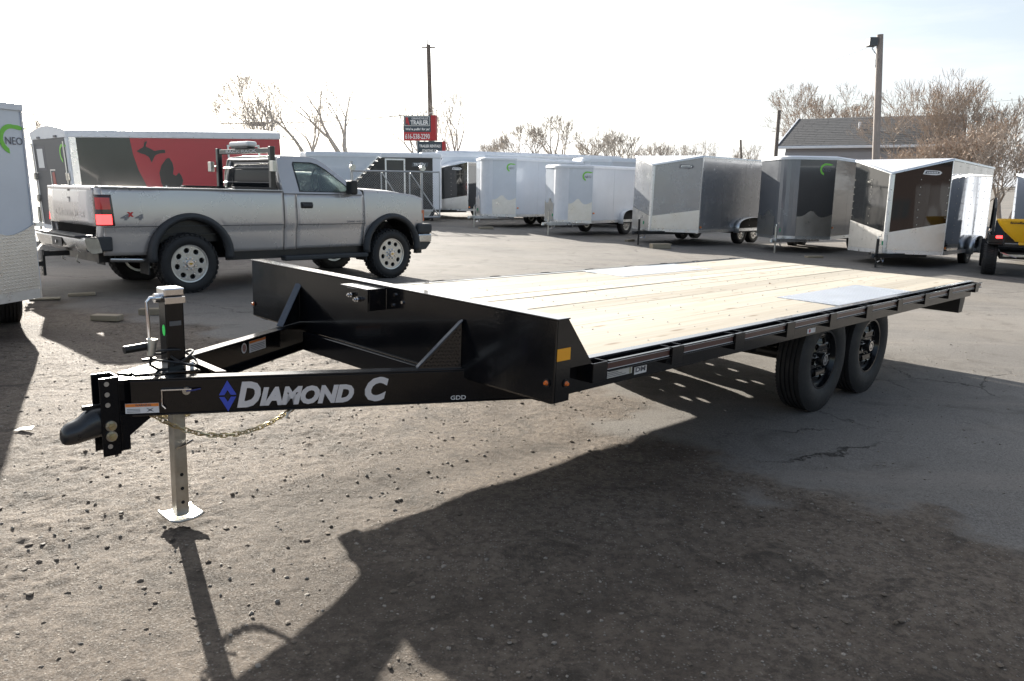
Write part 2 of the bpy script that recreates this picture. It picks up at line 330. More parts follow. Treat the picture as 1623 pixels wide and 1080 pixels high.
me.vertices.add(nv_); me.vertices.foreach_set('co', vs.ravel().astype(np.float32)); me.loops.add(fa.size); me.loops.foreach_set('vertex_index', fa.ravel())
me.polygons.add(len(fa)); me.polygons.foreach_set('loop_start', np.arange(0, fa.size, 4, dtype=np.int32)); me.update(calc_edges=True); me.validate()
me.polygons.foreach_set('use_smooth', [True]*len(me.polygons))
at_ = me.attributes.new('dirt', 'FLOAT', 'POINT'); at_.data.foreach_set('value', (dm*np.clip(near*3, 0, 1)).ravel().astype(np.float32))
at_ = me.attributes.new('relief', 'FLOAT', 'POINT'); at_.data.foreach_set('value', (tA*near).ravel().astype(np.float32))
ground = bpy.data.objects.new('ground', me); COL.objects.link(ground); ground['kind'] = 'structure'
gm = bpy.data.materials.new('gravelly dirt and old asphalt'); gm.use_nodes = True; n, l = gm.node_tree.nodes, gm.node_tree.links; b = n['Principled BSDF']
def N(t, **kw):
    q = n.new(t)
    for k, v in kw.items(): q.inputs[k].default_value = v
    return q
def noise_(scale, det=6, ro=.6, src=None, dist=0):
    q = N('ShaderNodeTexNoise', Scale=scale, Detail=det, Roughness=ro, Distortion=dist); l.new(src or tcg.outputs['Object'], q.inputs['Vector']); return q.outputs[0]
def rng_(x, a, b_, c=0, d=1):
    q = n.new('ShaderNodeMapRange'); l.new(x, q.inputs[0]); q.inputs[1].default_value = a; q.inputs[2].default_value = b_; q.inputs[3].default_value = c; q.inputs[4].default_value = d; return q.outputs[0]
def mixc(f, a, b_):
    q = n.new('ShaderNodeMix'); q.data_type = 'RGBA'; l.new(f, q.inputs[0])
    for i, x in ((6, a), (7, b_)):
        if isinstance(x, tuple): q.inputs[i].default_value = (*x, 1)
        else: l.new(x, q.inputs[i])
    return q.outputs[2]
def mth(op, a, b_):
    q = n.new('ShaderNodeMath'); q.operation = op
    for i, x in enumerate((a, b_)):
        if isinstance(x, (int, float)): q.inputs[i].default_value = x
        else: l.new(x, q.inputs[i])
    return q.outputs[0]
tcg = n.new('ShaderNodeTexCoord'); att = n.new('ShaderNodeAttribute'); att.attribute_name = 'dirt'; atr = n.new('ShaderNodeAttribute'); atr.attribute_name = 'relief'
# dirt colours
d1 = mixc(rng_(noise_(.8, 9, .72), .36, .64), (.148,.118,.093), (.245,.202,.162))
d2 = mixc(rng_(noise_(24, 9, .78), .45, .57, 0, .85), d1, (.100,.081,.066))
vo = N('ShaderNodeTexVoronoi', Scale=85.0); l.new(tcg.outputs['Object'], vo.inputs['Vector'])
sep = n.new('ShaderNodeSeparateColor'); l.new(vo.outputs['Color'], sep.inputs[0])
pe = mth('MULTIPLY', rng_(sep.outputs[0], .78, .82), rng_(vo.outputs['Distance'], .28, .42, 1, 0))
d3 = mixc(mth('MULTIPLY', pe, .75), d2, (.34,.31,.27))
d4 = mixc(rng_(noise_(2.6, 9, .75, dist=.8), .52, .63, 0, .8), d3, (.062,.052,.043))
d5 = mixc(rng_(atr.outputs['Fac'], -.022, -.002, .75, 0), d4, (.085,.070,.057))
# asphalt colours
a1 = mixc(rng_(noise_(.45, 7, .6), .35, .65), (.155,.145,.134), (.205,.192,.176))
spk = rng_(noise_(95, 5, .75), .38, .62, .68, 1.32); av = n.new('ShaderNodeVectorMath'); av.operation = 'SCALE'; l.new(a1, av.inputs[0]); l.new(spk, av.inputs['Scale'])
a2 = mixc(rng_(noise_(1.7, 8, .7, dist=1.2), .52, .66, 0, .6), av.outputs[0], (.095,.085,.076))
a2 = mixc(rng_(noise_(.23, 6, .6, dist=.5), .50, .66, 0, .5), a2, (.22,.195,.165))
wv = n.new('ShaderNodeMapping'); wv.inputs['Scale'].default_value = (.25, 3.2, 1); wv.inputs['Rotation'].default_value = (0, 0, R(-12)); l.new(tcg.outputs['Object'], wv.inputs[0])
a2 = mixc(rng_(noise_(1.0, 5, .6, wv.outputs[0]), .52, .66, 0, .4), a2, (.24,.215,.19))
nzc = N('ShaderNodeTexNoise', Scale=2.2, Detail=6.0, Roughness=.7); l.new(tcg.outputs['Object'], nzc.inputs['Vector'])
wadd = n.new('ShaderNodeVectorMath'); wadd.operation = 'MULTIPLY_ADD'; wadd.inputs[1].default_value = (.55,.55,.0); l.new(nzc.outputs['Color'], wadd.inputs[0]); l.new(tcg.outputs['Object'], wadd.inputs[2])
vc = N('ShaderNodeTexVoronoi', Scale=.52); vc.feature = 'DISTANCE_TO_EDGE'; l.new(wadd.outputs[0], vc.inputs['Vector'])
crack = mth('MULTIPLY', rng_(vc.outputs['Distance'], .0005, .005, 1, 0), rng_(noise_(.7, 3, .5), .50, .62))
a3 = mixc(mth('MULTIPLY', crack, .85), a2, (.025,.022,.020))
# sandy skin on the asphalt beside the dirt
fin = mixc(att.outputs['Fac'], a3, d5); l.new(fin, b.inputs['Base Color'])
l.new(rng_(noise_(130, 3, .6), .35, .6, 1.0, .68), b.inputs['Roughness']); b.inputs['Specular IOR Level'].default_value = .18
hgt = mth('ADD', mth('MULTIPLY', noise_(32, 10, .82), mth('ADD', mth('MULTIPLY', att.outputs['Fac'], .9), .10)), mth('ADD', mth('MULTIPLY', noise_(210, 2, .5), .16), mth('ADD', mth('MULTIPLY', crack, -.6), mth('MULTIPLY', pe, .25))))
bu = N('ShaderNodeBump', Strength=1.0, Distance=.02); l.new(hgt, bu.inputs['Height']); l.new(bu.outputs[0], b.inputs['Normal'])
me.materials.append(gm)
def GZ(x, y):                                                     # real surface height near the camera
    i = int(np.clip(np.searchsorted(gx, x), 1, nx_-1)); j = int(np.clip(np.searchsorted(gy, y), 1, ny_-1)); return float(max(ZZ[i-1,j-1], ZZ[i,j], ZZ[i,j-1]))
# loose stones and clods: one mass nobody could count
def scatter(name, count, smin, smax, m, lo, hi, mask=True, flat=.6, pw=3.6):
    base = np.array([(0,0,1),(.894,0,.447),(.276,.851,.447),(-.724,.526,.447),(-.724,-.526,.447),(.276,-.851,.447),(.724,.526,-.447),(-.276,.851,-.447),(-.894,0,-.447),(-.276,-.851,-.447),(.724,-.526,-.447),(0,0,-1)])
    fc = np.array([(0,1,2),(0,2,3),(0,3,4),(0,4,5),(0,5,1),(1,6,2),(2,7,3),(3,8,4),(4,9,5),(5,10,1),(1,10,6),(2,6,7),(3,7,8),(4,8,9),(5,9,10),(6,11,7),(7,11,8),(8,11,9),(9,11,10),(10,11,6)])
    x = rng.uniform(lo[0], hi[0], count); y = lo[1]+(hi[1]-lo[1])*rng.uniform(0, 1, count)**1.3
    ix = np.clip(np.searchsorted(gx, x), 0, nx_-1); iy = np.clip(np.searchsorted(gy, y), 0, ny_-1)
    keep = (dm[ix, iy] > .5) if mask else (dm[ix, iy] >= 0); x, y, ix, iy = x[keep], y[keep], ix[keep], iy[keep]; k = len(x)
    sz = smin+(smax-smin)*rng.uniform(0, 1, k)**pw; V = base[None]*(1+rng.uniform(-.3, .3, (k,12,1)))*np.stack([sz*rng.uniform(.7,1.3,k), sz*rng.uniform(.7,1.3,k), sz*flat*rng.uniform(.6,1.2,k)], -1)[:,None,:]
    a = rng.uniform(0, 2*PI, k); c_, s_ = np.cos(a)[:,None], np.sin(a)[:,None]; V = np.stack([V[...,0]*c_-V[...,1]*s_, V[...,0]*s_+V[...,1]*c_, V[...,2]], -1)
    V += np.stack([x, y, ZZ[ix, iy]+sz*flat*.35], -1)[:,None,:]; Fc = (fc[None]+np.arange(k)[:,None,None]*12).reshape(-1, 3)
    mb = MB(); mb.v = [tuple(p) for p in V.reshape(-1, 3).tolist()]; mb.f = [tuple(p) for p in Fc.tolist()]
    me_ = bpy.data.meshes.new(name); me_.from_pydata(mb.v, [], mb.f); me_.materials.append(m); o = bpy.data.objects.new(name, me_); COL.objects.link(o); return o
STONE = mat('pale pebbles', (.22,.195,.165), .8, n_amt=.45, n_scale=9)
CLOD = mat('dark damp clods', (.12,.095,.072), .9, n_amt=.4, n_scale=8)
tag(scatter('loose_gravel', 9000, .0015, .011, STONE, (-4.5,1.4), (5.5,8)), 'pale pebbles and grit scattered over the brown dirt', 'gravel', kind='stuff')
tag(scatter('dirt_clods', 7000, .002, .014, CLOD, (-4.5,1.4), (5.5,8), flat=.5), 'small dark clods of damp dirt strewn across the lot', 'dirt', kind='stuff')
tag(scatter('asphalt_grit', 4000, .0015, .010, STONE, (0,3.5), (9,12), mask=False), 'fine pale grit lying on the grey asphalt', 'grit', kind='stuff')

# ================================================================ WHEELS
ALLOY = mat('cast alloy wheel', (.62,.61,.59), .3, .85, n_amt=.12, n_scale=9, dirt=.3)
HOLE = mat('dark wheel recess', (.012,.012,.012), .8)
def tyre_mb(Rr, w, rr, n=48, grooves=4, lugs=0):
    h = w/2; pr = [(rr, -h*.72), (rr+.012, -h*.86), (rr+(Rr-rr)*.35, -h*1.0), (rr+(Rr-rr)*.62, -h*1.0), (Rr-.035, -h*.93), (Rr-.012, -h*.84), (Rr, -h*.76)]
    gw = w*.028; span = h*.76*2
    for g in range(grooves):
        y = -h*.76+span*(g+1)/(grooves+1); pr += [(Rr+.001, y-gw), (Rr-.009, y-gw*.8), (Rr-.009, y+gw*.8), (Rr+.001, y+gw)]
    pr += [(Rr, h*.76), (Rr-.012, h*.84), (Rr-.035, h*.93), (rr+(Rr-rr)*.5, h), (rr+.012, h*.86), (rr, h*.72)]
    mb = MB().lathe(pr, n=n)
    if lugs:
        for i in range(lugs):
            t = 2*PI*i/lugs
            for k, (ya, yb) in enumerate(((-h*1.0, -h*.5), (-h*.42, -h*.02), (h*.02, h*.42), (h*.5, h*1.0))):
                tt = t+(k % 2)*PI/lugs; dt = PI/lugs*.62; vs = []
                for rad in (Rr-.02, Rr+.013):
                    for a, y in ((tt-dt, ya), (tt+dt, ya), (tt+dt+.02, yb), (tt-dt+.02, yb)):
                        r_ = rad-(.018 if abs(y) > h*.9 and rad > Rr else 0); vs.append((r_*math.cos(a), y, r_*math.sin(a)))
                mb.hexa(vs)
    elif Rr > .37:
        for i in range(90):                                       # shoulder sipes
            t = 2*PI*i/90
            for ya, yb in ((-h*.80, -h*.66), (h*.66, h*.80)):
                dt = .018; mb.hexa([((Rr+o_)*math.cos(a), y, (Rr+o_)*math.sin(a)) for o_ in (-.004, .0025) for a, y in ((t-dt,ya),(t+dt,ya),(t+dt,yb),(t-dt,yb))])
    return mb
def disc(outer, holes, depth, dish, m, name, parent, yoff, bevel=0, smooth=True):
    vs, fs = plate(circ(0,0,outer,40), holes, depth, bevel)
    V = []
    for x, y, z in vs:
        r_ = math.hypot(x, y); V.append((x, yoff-z+dish(r_), y))
    return MB().add(V, fs).build(name, m, parent, smooth=smooth)
def make_wheel(parent, c, Rr, w, rr, style, outer=-1):
    ty = tyre_mb(Rr, w, rr, lugs=(34 if style == 'offroad' else 0)).build('wheel', RUBBER, parent, smooth=40)
    ty.location = c
    if outer > 0: ty.rotation_euler = (0, 0, PI)
    h = w/2; rm = {'black': BLACK, 'offroad': ALLOY, 'alloy': ALLOY, 'plain': ALLOY}[style]
    rim = MB().lathe([(rr+.006, -h*.80), (rr+.012, -h*.84), (rr-.004, -h*.82), (rr-.016, -h*.55), (rr-.03, -h*.2), (rr-.03, h*.7), (rr+.004, h*.74), (rr+.004, -h*.70)], n=40)
    rim.build('rim', rm, ty, smooth=True)
    if style == 'black':
        disc(rr-.018, [circ((rr*.66)*math.cos(2*PI*i/8), (rr*.66)*math.sin(2*PI*i/8), rr*.13, 12) for i in range(8)], .012, lambda r_: -.03*max(0, 1-abs(r_/rr-.62)*2.6), rm, 'rim_disc', ty, -h*.38, .002)
        MB().cyl((0,-h*.30,0), (0,-h*.86,0), .047, 20, .044).cyl((0,-h*.86,0), (0,-h*.94,0), .044, 20, .034).build('hub', BLACK_R, ty, smooth=True)
        MB().lathe([(.030,-h*.925),(.040,-h*.925),(.040,-h*.965),(.030,-h*.965)], n=20).cyl((0,-h*.92,0),(0,-h*.955,0),.02,12).build('hub_cap', CHROME, ty, smooth=True)
        mb = MB()
        for i in range(8):
            a = 2*PI*(i+.5)/8; mb.cyl((.078*math.cos(a), -h*.36, .078*math.sin(a)), (.078*math.cos(a), -h*.62, .078*math.sin(a)), .011, 6)
        mb.build('lug_nut', CHROME, ty)
    elif style == 'offroad':
        hs = []
        for i in range(8):
            a = 2*PI*i/8+.2; q = []
            for k in range(12):
                t = 2*PI*k/12; px, py = .036*math.cos(t), .040*math.sin(t); q.append(((rr*.70+px)*math.cos(a)-py*math.sin(a), (rr*.74+px)*math.sin(a)+py*math.cos(a)))
            hs.append(q)
        disc(rr-.008, hs, 0.03, lambda r_: 0, rm, 'rim_disc', ty, -h*.60, .003)
        MB().cyl((0,-h*.2,0),(0,-h*.25,0), rr-.02, 24).build('rim_recess', HOLE, ty)
        MB().cyl((0,-h*.6,0), (0,-h*1.02,0), .052, 20, .045).build('hub_cap', CHROME, ty, smooth=True)
        mb = MB()
        for i in range(8):
            a = 2*PI*(i+.5)/8; mb.cyl((.073*math.cos(a), -h*.6, .073*math.sin(a)), (.073*math.cos(a), -h*.92, .073*math.sin(a)), .012, 8)
        mb.build('lug_nut', CHROME, ty, smooth=True)
        MB().prism([(-.03,-.007),(-.01,-.007),(-.008,-.014),(.012,-.014),(.012,-.007),(.03,-.007),(.03,.007),(.01,.007),(.008,.014),(-.012,.014),(-.012,.007),(-.03,.007)], 'y', -h*1.025, -h*1.03).build('badge', mat('gold badge', (.6,.4,.08), .3, .8), ty)
    elif style == 'alloy':
        hs = []
        for i in range(10):
            a = 2*PI*i/10; r0, r1 = rr*.36, rr*.86; d0, d1 = .13, .2
            hs.append([(r0*math.cos(a-d0), r0*math.sin(a-d0)), (r1*math.cos(a-d1), r1*math.sin(a-d1)), (r1*math.cos(a+d1), r1*math.sin(a+d1)), (r0*math.cos(a+d0), r0*math.sin(a+d0))])
        disc(rr-.008, hs, .02, lambda r_: 0, rm, 'rim_disc', ty, -h*.55)
        MB().cyl((0,-h*.2,0),(0,-h*.25,0), rr-.02, 20).build('rim_recess', HOLE, ty)
        MB().cyl((0,-h*.5,0), (0,-h*.9,0), .04, 14, .03).build('hub_cap', CHROME, ty, smooth=True)
    else:
        MB().cyl((0,-h*.3,0),(0,-h*.4,0), rr-.01, 20).build('rim_disc', rm, ty)
    return ty

# ================================================================ THE FLATBED TRAILER
RT = Rz(.7868) @ Ry(.0225) @ Rx(.0161); T0 = Vector((.1523, 3.1093, .0776))
ft = thing('flatbed_trailer', T0, label='long black deckover flatbed trailer with a new pale pine deck filling the foreground', cat='trailer', rot=RT.to_euler())
def FT(p): return RT @ Vector(p) + T0
WD, DZ, XL, HB, HT = 2.59, .80, 6.14, .709, 1.022
# headboard: face sheet, top lip, end plates
MB().box(.0, .012, .0, WD, .664, HT-.006).build('headboard', BLACK, ft, bevel=.003)
MB().box(-.004, .075, -.012, WD+.012, HT-.006, HT).build('headboard_lip', mat('lip steel', (.03,.03,.032), .13, .2, coat=.8, n_amt=.1), ft, bevel=.002)
for s in (0, 1):
    y0, y1 = (0.0, .01) if s == 0 else (WD-.01, WD)
    MB().prism([(.012,.64),(.09,.64),(.30,.80),(.30,.80),(.075,HT-.006),(.012,HT-.006)] if False else [(.0122,.8045),(.245,.8045),(.075,HT-.0062),(.0122,HT-.0062)], 'y', y0+.0002*(1-2*s), y1-.0002*(-1+2*s)*0).build('headboard_end_plate', BLACK, ft)
    MB().box(.0122, .10, y0, y1, .6642, .804).build('corner_plate', BLACK, ft)
decal('amber_reflector_strip', rect(.083,.052), (.012, .0, .842), (1,0,0), (0,0,1), REFLO, ft, off=.0012)
for P, d in (((0,.036,.748),(-1,0,0)), ((0,WD-.02,.742),(-1,0,0)), ((.074,0,.741),(0,-1,0)), ):
    P, d = Vector(P), Vector(d)
    mk = MB().cyl(P-d*.002, P+d*.006, .017, 16).build('marker_grommet', BLACK_R, ft, smooth=True)
    MB().cyl(P+d*.004, P+d*.016, .012, 14, .007).build('marker_lens', LENSO, mk, smooth=True)
# deck planks
y0, y1 = .128, WD-.128; npl = 13; pw = (y1-y0)/npl
TX0, TX1, TYW = 3.12, 4.58, .462
for i in range(npl):
    a, b_ = y0+i*pw+.0035, y0+(i+1)*pw-.0035; z = DZ+random.uniform(-.0025, .0012); dz = random.uniform(-.002, .002)
    segs = [(.05, XL-.06)]
    for lo, hi in ((y0, y0+TYW), (y1-TYW, y1)):
        if a < hi-.02 and b_ > lo+.02:
            if a >= lo-.001 and b_ <= hi+.001: segs = [(.05, TX0-.004), (TX1+.004, XL-.06)]
            else: segs = [(.05, XL-.06)]
    for xa, xb in segs:
        mb = MB(); k = 10
        for j in range(k):
            u0, u1 = xa+(xb-xa)*j/k, xa+(xb-xa)*(j+1)/k
            w0, w1 = math.sin(u0*1.3+i*2.1)*.0012, math.sin(u1*1.3+i*2.1)*.0012
            mb.hexa([(u0,a,DZ-.038),(u1,a,DZ-.038),(u1,b_,DZ-.038),(u0,b_,DZ-.038),(u0,a,z+w0),(u1,a,z+w1+dz),(u1,b_,z+w1-dz),(u0,b_,z+w0)] if False else
                    [(u0,a,DZ-.038),(u1,a,DZ-.038),(u1,b_,DZ-.038),(u0,b_,DZ-.038),(u0,a,z+w0+dz),(u1,a,z+w1+dz),(u1,b_,z+w1-dz),(u0,b_,z+w0-dz)])
        mb.build('deck_plank', WOOD, ft)
for lo, hi in ((y0, y0+TYW), (y1-TYW, y1)):
    MB().box(TX0, TX1, lo, hi, DZ-.006, DZ+.0032).build('tread_plate', TREAD_DK, ft)
# screws along the crossmembers
mb = MB()
for j in range(11):
    x = .35+j*.56
    for i in range(npl):
        for q in (.28, .72):
            y = y0+(i+q)*pw
            if TX0-.02 < x < TX1+.02 and (y < y0+TYW or y > y1-TYW): continue
            mb.cyl((x+random.uniform(-.01,.01), y, DZ-.001), (x, y, DZ+.0030), 0.0026, 6)
tag(mb.build('deck_screw', GALV, ft), kind='stuff')
# side frame: channel, deck edge strip, rub rail, stake pockets
EDGE = mat('deck edge flange', (.05,.05,.055), .17, .3, coat=.7, n_amt=.1)
for s in (0, 1):
    f_ = (lambda y: y) if s == 0 else (lambda y: WD-y)
    def bx(x0, x1, a, c, z0, z1): 
        lo, hi = sorted((f_(a), f_(c))); return MB().box(x0, x1, lo, hi, z0, z1)
    bx(.012, XL, .088, .100, .655, DZ-.008).build('side_channel', BLACK, ft)
    bx(.30, XL, .078, .126, DZ-.008, DZ+.003).build('deck_edge_strip', EDGE, ft, bevel=.002)
    bx(.012, XL-.02, .1001, .16, .655, .663).build('side_channel_flange', BLACK, ft)
    # rub rail: little C channel, flanges outward
    mb = MB()
    for z0, z1, ya in ((.746,.751,.004), (.751,.792,.016), (.792,.797,.004)):
        lo, hi = sorted((f_(ya), f_(.022))); mb.box(.375, XL+.01, lo, hi, z0, z1)
    mb.build('rub_rail', BLACK, ft, bevel=.0012)
    for i in range(10):
        x = .35+.61*i-.045 if i < 9 else XL-.16
        pk = MB(); W2 = .052; ya, yb = 0.0, .088
        for (xa, xb, p_, q_) in ((x-W2, x+W2, ya, ya+.006), (x-W2, x-W2+.006, ya, yb), (x+W2-.006, x+W2, ya, yb)):
            lo, hi = sorted((f_(p_), f_(q_))); pk.box(xa, xb, lo, hi, .712, .8)
        pk.build('stake_pocket', BLACK, ft, bevel=.0015)
        if i < 9:
            xx = x+.305; lo, hi = sorted((f_(.022), f_(.088)))
            MB().box(xx-.02, xx+.02, lo, hi, .752, .757).cyl((xx, f_(.06), .757), (xx, f_(.06), .765), .008, 6).build('spool_tab', BLACK_R, ft)
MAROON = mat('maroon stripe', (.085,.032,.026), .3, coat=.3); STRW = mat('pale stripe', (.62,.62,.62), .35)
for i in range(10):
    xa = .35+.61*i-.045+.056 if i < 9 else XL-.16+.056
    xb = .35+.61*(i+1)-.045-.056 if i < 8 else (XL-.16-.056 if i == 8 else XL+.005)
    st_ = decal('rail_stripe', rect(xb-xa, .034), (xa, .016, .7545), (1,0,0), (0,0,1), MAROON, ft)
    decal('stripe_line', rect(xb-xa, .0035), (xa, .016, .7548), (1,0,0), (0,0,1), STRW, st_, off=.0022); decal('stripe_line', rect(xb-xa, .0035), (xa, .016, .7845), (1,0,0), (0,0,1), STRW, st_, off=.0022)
# decals on the near side channel
CH_Y = .088; uX, uZ = (1,0,0), (0,0,1)
VINP = mat('paper label', (.62,.62,.60), .5, n_amt=.05)
vin = decal('data_label', rect(.275,.034), (.385, CH_Y, .684), uX, uZ, VINP, ft)
for k_ in range(3): decal('label_lines', rect(.22-.03*k_,.003), (.392, CH_Y-.001, .690+k_*.008), uX, uZ, GREYP, vin)
decal('label_stripe', rect(.008,.03), (.640, CH_Y-.001, .686), uX, uZ, mat('olive print', (.25,.25,.08), .5), vin)
dm_ = decal('maker_sticker', rect(.10,.036), (.680, CH_Y, .672), uX, uZ, WHITEP, ft); text('sticker_letters', 'DM', (.688, CH_Y-.001, .682), uX, uZ, .082, .024, DARKP, dm_, bold=.04)
sd2 = decal('warning_sticker', rect(.12,.032), (2.56, CH_Y, .668), uX, uZ, WHITEP, ft); decal('sticker_mark', rect(.02,.02), (2.585, CH_Y-.001, .674), uX, uZ, mat('red print', (.5,.03,.03), .5), sd2)
decal('rear_reflector', rect(.06,.03), (XL-.12, CH_Y, .70), uX, uZ, LENSR, ft)
# under frame: main beams, crossmembers, rear bumper
for yb in (.66, WD-.66):
    MB().box(.20, XL-.05, yb-.025, yb+.025, .540, .545).box(.20, XL-.05, yb-.004, yb+.004, .545, .755).box(.20, XL-.05, yb-.03, yb+.03, .7551, .7615).build('main_beam', BLACK_R, ft)
for j in range(12):
    MB().box(.28+j*.51, .285+j*.51, .102, WD-.102, .69, .7545).box(.285+j*.51, .32+j*.51, .102, WD-.102, .69, .695).build('crossmember', BLACK_R, ft)
MB().box(XL-.03, XL-.02, .10, WD-.10, .66, DZ-.010).box(XL-.019, XL+.02, .10, WD-.10, .655, .70).build('rear_channel', BLACK, ft, bevel=.003)
MB().prism([(6.02,.655),(6.17,.655),(6.17,.60),(6.13,.49),(6.02,.49)], 'y', .14, .15).prism([(6.02,.655),(6.17,.655),(6.17,.60),(6.13,.49),(6.02,.49)], 'y', WD-.15, WD-.14).box(6.02, 6.03, .1501, WD-.1501, .49, .655).build('rear_bumper', BLACK_R, ft)
for yy in (.22, WD-.34): MB().box(6.132, 6.142, yy, yy+.12, .56, .60).build('tail_light', LENSR, ft)
# axles, springs, wheels
AX = (3.20, 4.06)
for ax in AX:
    MB().cyl((ax,.25,.375), (ax,WD-.25,.375), .045, 14).build('axle', BLACK_R, ft, smooth=True)
    for yb in (.60, WD-.60):
        mb = MB()
        for k in range(4):
            n_ = 10; Lh = .36-.06*k
            for q in range(n_):
                u0, u1 = -Lh+2*Lh*q/n_, -Lh+2*Lh*(q+1)/n_; zf = lambda u: .47+.05*(u/.36)**2-.011*k
                mb.hexa([(ax+u0,yb-.022,zf(u0)-.009),(ax+u1,yb-.022,zf(u1)-.009),(ax+u1,yb+.022,zf(u1)-.009),(ax+u0,yb+.022,zf(u0)-.009),(ax+u0,yb-.022,zf(u0)),(ax+u1,yb-.022,zf(u1)),(ax+u1,yb+.022,zf(u1)),(ax+u0,yb+.022,zf(u0))])
        mb.box(ax-.05, ax+.05, yb-.035, yb+.035, .42, .437).build('leaf_spring', BLACK_R, ft)
for yb in (.60, WD-.60):
    for hx in (AX[0]-.40, (AX[0]+AX[1])/2, AX[1]+.40):
        MB().prism([(hx-.07,.539),(hx+.07,.539),(hx+.05,.46),(hx+.02,.43),(hx-.02,.43),(hx-.05,.46)], 'y', yb-.03, yb-.024).prism([(hx-.07,.539),(hx+.07,.539),(hx+.05,.46),(hx+.02,.43),(hx-.02,.43),(hx-.05,.46)], 'y', yb+.024, yb+.03).cyl((hx,yb-.045,.49),(hx,yb+.045,.49),.012,8).build('spring_hanger', BLACK_R, ft)
for ax in AX:
    make_wheel(ft, (ax, .205+.108, .385), .385, .216, .208, 'black', -1)
    make_wheel(ft, (ax, WD-.205-.117, .385), .385, .235, .208, 'black', 1)
# tongue beams (C channels), mirrored about the centre line
YC = WD/2
def bpt(x): return 1.222-.543*(x+1.236)
bd = Vector((.879,-.477,0)); bn = Vector((-.477,-.879,0))
TOPC = mat('worn black beam', (.012,.012,.013), .15, .1, coat=.7, n_amt=.1, n_scale=4, dirt=.15, dirt_col=(.06,.05,.045))
def channel_beam(sgn):
    mb = MB()
    def pt(s_, t, z):                                   # s along beam, t inward from outer face
        P = Vector((-1.236, 1.222, z))+bd*s_-bn*t
        return (P.x, P.y if sgn > 0 else WD-P.y, P.z)
    Lb = 1.78
    for t0, t1, z0, z1 in ((0,.006,.556,.699), (0,.062,.699,.7075), (0,.062,.5475,.556)):
        mb.hexa([pt(0,t0,z0),pt(Lb,t0,z0),pt(Lb,t1,z0),pt(0,t1,z0),pt(0,t0,z1),pt(Lb,t0,z1),pt(Lb,t1,z1),pt(0,t1,z1)])
    return mb.build('tongue_beam', BLACK, ft, bevel=.0025)
channel_beam(1); channel_beam(-1)
MB().prism([(-1.20,YC-.035),(-.955,YC-.11),(-.955,YC+.11),(-1.20,YC+.035)], 'z', .7085, .716).build('tongue_top_plate', TOPC, ft, bevel=.002)
MB().prism([(-.90,YC-.12),(-.62,YC-.19),(-.62,YC-.155),(-.86,YC+.12),(-.90,YC+.12)] if False else [(-.90,YC-.13),(-.86,YC-.15),(-.86,YC+.15),(-.90,YC+.13)], 'z', .66, .704).build('jack_crosspiece', TOPC, ft)
MB().box(-.03, .0, .66, WD-.66, .5575, .664).box(.012,.10,.02,WD-.02,.656,.664).build('front_crossmember', BLACK, ft, bevel=.002)
# gussets of tread plate where tongue meets headboard
GM = mat('black gusset plate', (.012,.012,.013), .22, 0, coat=.5)
GCAP = mat('gusset edge paint', (.03,.045,.07), .3, .2, bump=.2, b_scale=60)
for s in (1, -1):
    def gp(s_, z, t): 
        P = Vector((-.012, bpt(-.012), z)) - bd*s_ - bn*t
        return (P.x, P.y if s > 0 else WD-P.y, P.z)
    A, Bq, Cq = (0,.710), (0,.925), (.205,.710)
    vs = [gp(a, z, .018) for a, z in (A, Bq, Cq)]+[gp(a, z, .024) for a, z in (A, Bq, Cq)]
    gs = MB().add(vs, [(0,1,2),(5,4,3),(0,3,4,1),(1,4,5,2),(2,5,3,0)]).build('gusset', GM, ft)
    lz = MB(); row = 0; zz = .722
    while zz < .915:
        ss = .008+(row % 2)*.008; k = 0
        while ss < .205*(1-(zz-.71)/.215)-.012:
            o_ = 1 if (row+k) % 2 else -1; a = R(45)*o_; Lx, Wz = .0085, .0028; pr = []
            for dx, dz_ in ((-Lx,0),(0,-Wz),(Lx,0),(0,Wz)): pr.append((ss+dx*math.cos(a)-dz_*math.sin(a), zz+dx*math.sin(a)+dz_*math.cos(a)))
            lz.add([gp(p[0], p[1], .018) for p in pr]+[gp(ss, zz, .0125)], [(0,1,4),(1,2,4),(2,3,4),(3,0,4)]); ss += .016; k += 1
        zz += .0165; row += 1
    lz.build('raised_tread', BLACK, gs)
    a0, a1 = gp(.205,.712,0), gp(.205,.712,.042); b0, b1_ = gp(-.002,.930,0), gp(-.002,.930,.042)
    up = Vector((0,0,.006)); MB().hexa([a0,a1,b1_,b0]+[tuple(Vector(p)+up) for p in (a0,a1,b1_,b0)]).build('gusset_cap', GCAP, ft, bevel=.001)
# headboard bracket with two bolts
MB().box(-.115, -.004, 1.16, 1.40, 1.003, 1.010).build('bracket_shelf', EDGE, ft, bevel=.001)
MB().box(-.112, -.106, 1.16, 1.245, .895, 1.003).box(-.105, -.004, 1.154, 1.1595, .90, 1.010).build('bracket_plate', BLACK, ft, bevel=.001)
MB().box(-.05, -.044, 1.30, 1.44, .90, .985).build('bracket_plate', BLACK, ft, bevel=.001)
for y in (1.235, 1.385):
    xb = -.112 if y < 1.3 else -.05
    MB().cyl((xb+.02,y,.952),(xb-.035,y,.952),.006,8).cyl((xb-.003,y,.952),(xb-.012,y,.952),.014,6).cyl((xb-.02,y,.952),(xb-.026,y,.952),.012,6).build('bolt', CHROME, ft)
for y, z in ((1.08,.985),(1.02,.955),(1.10,.93)): MB().cyl((-.008,y,z),(.0,y,z),.008,8).build('rivet', CHROME, ft)
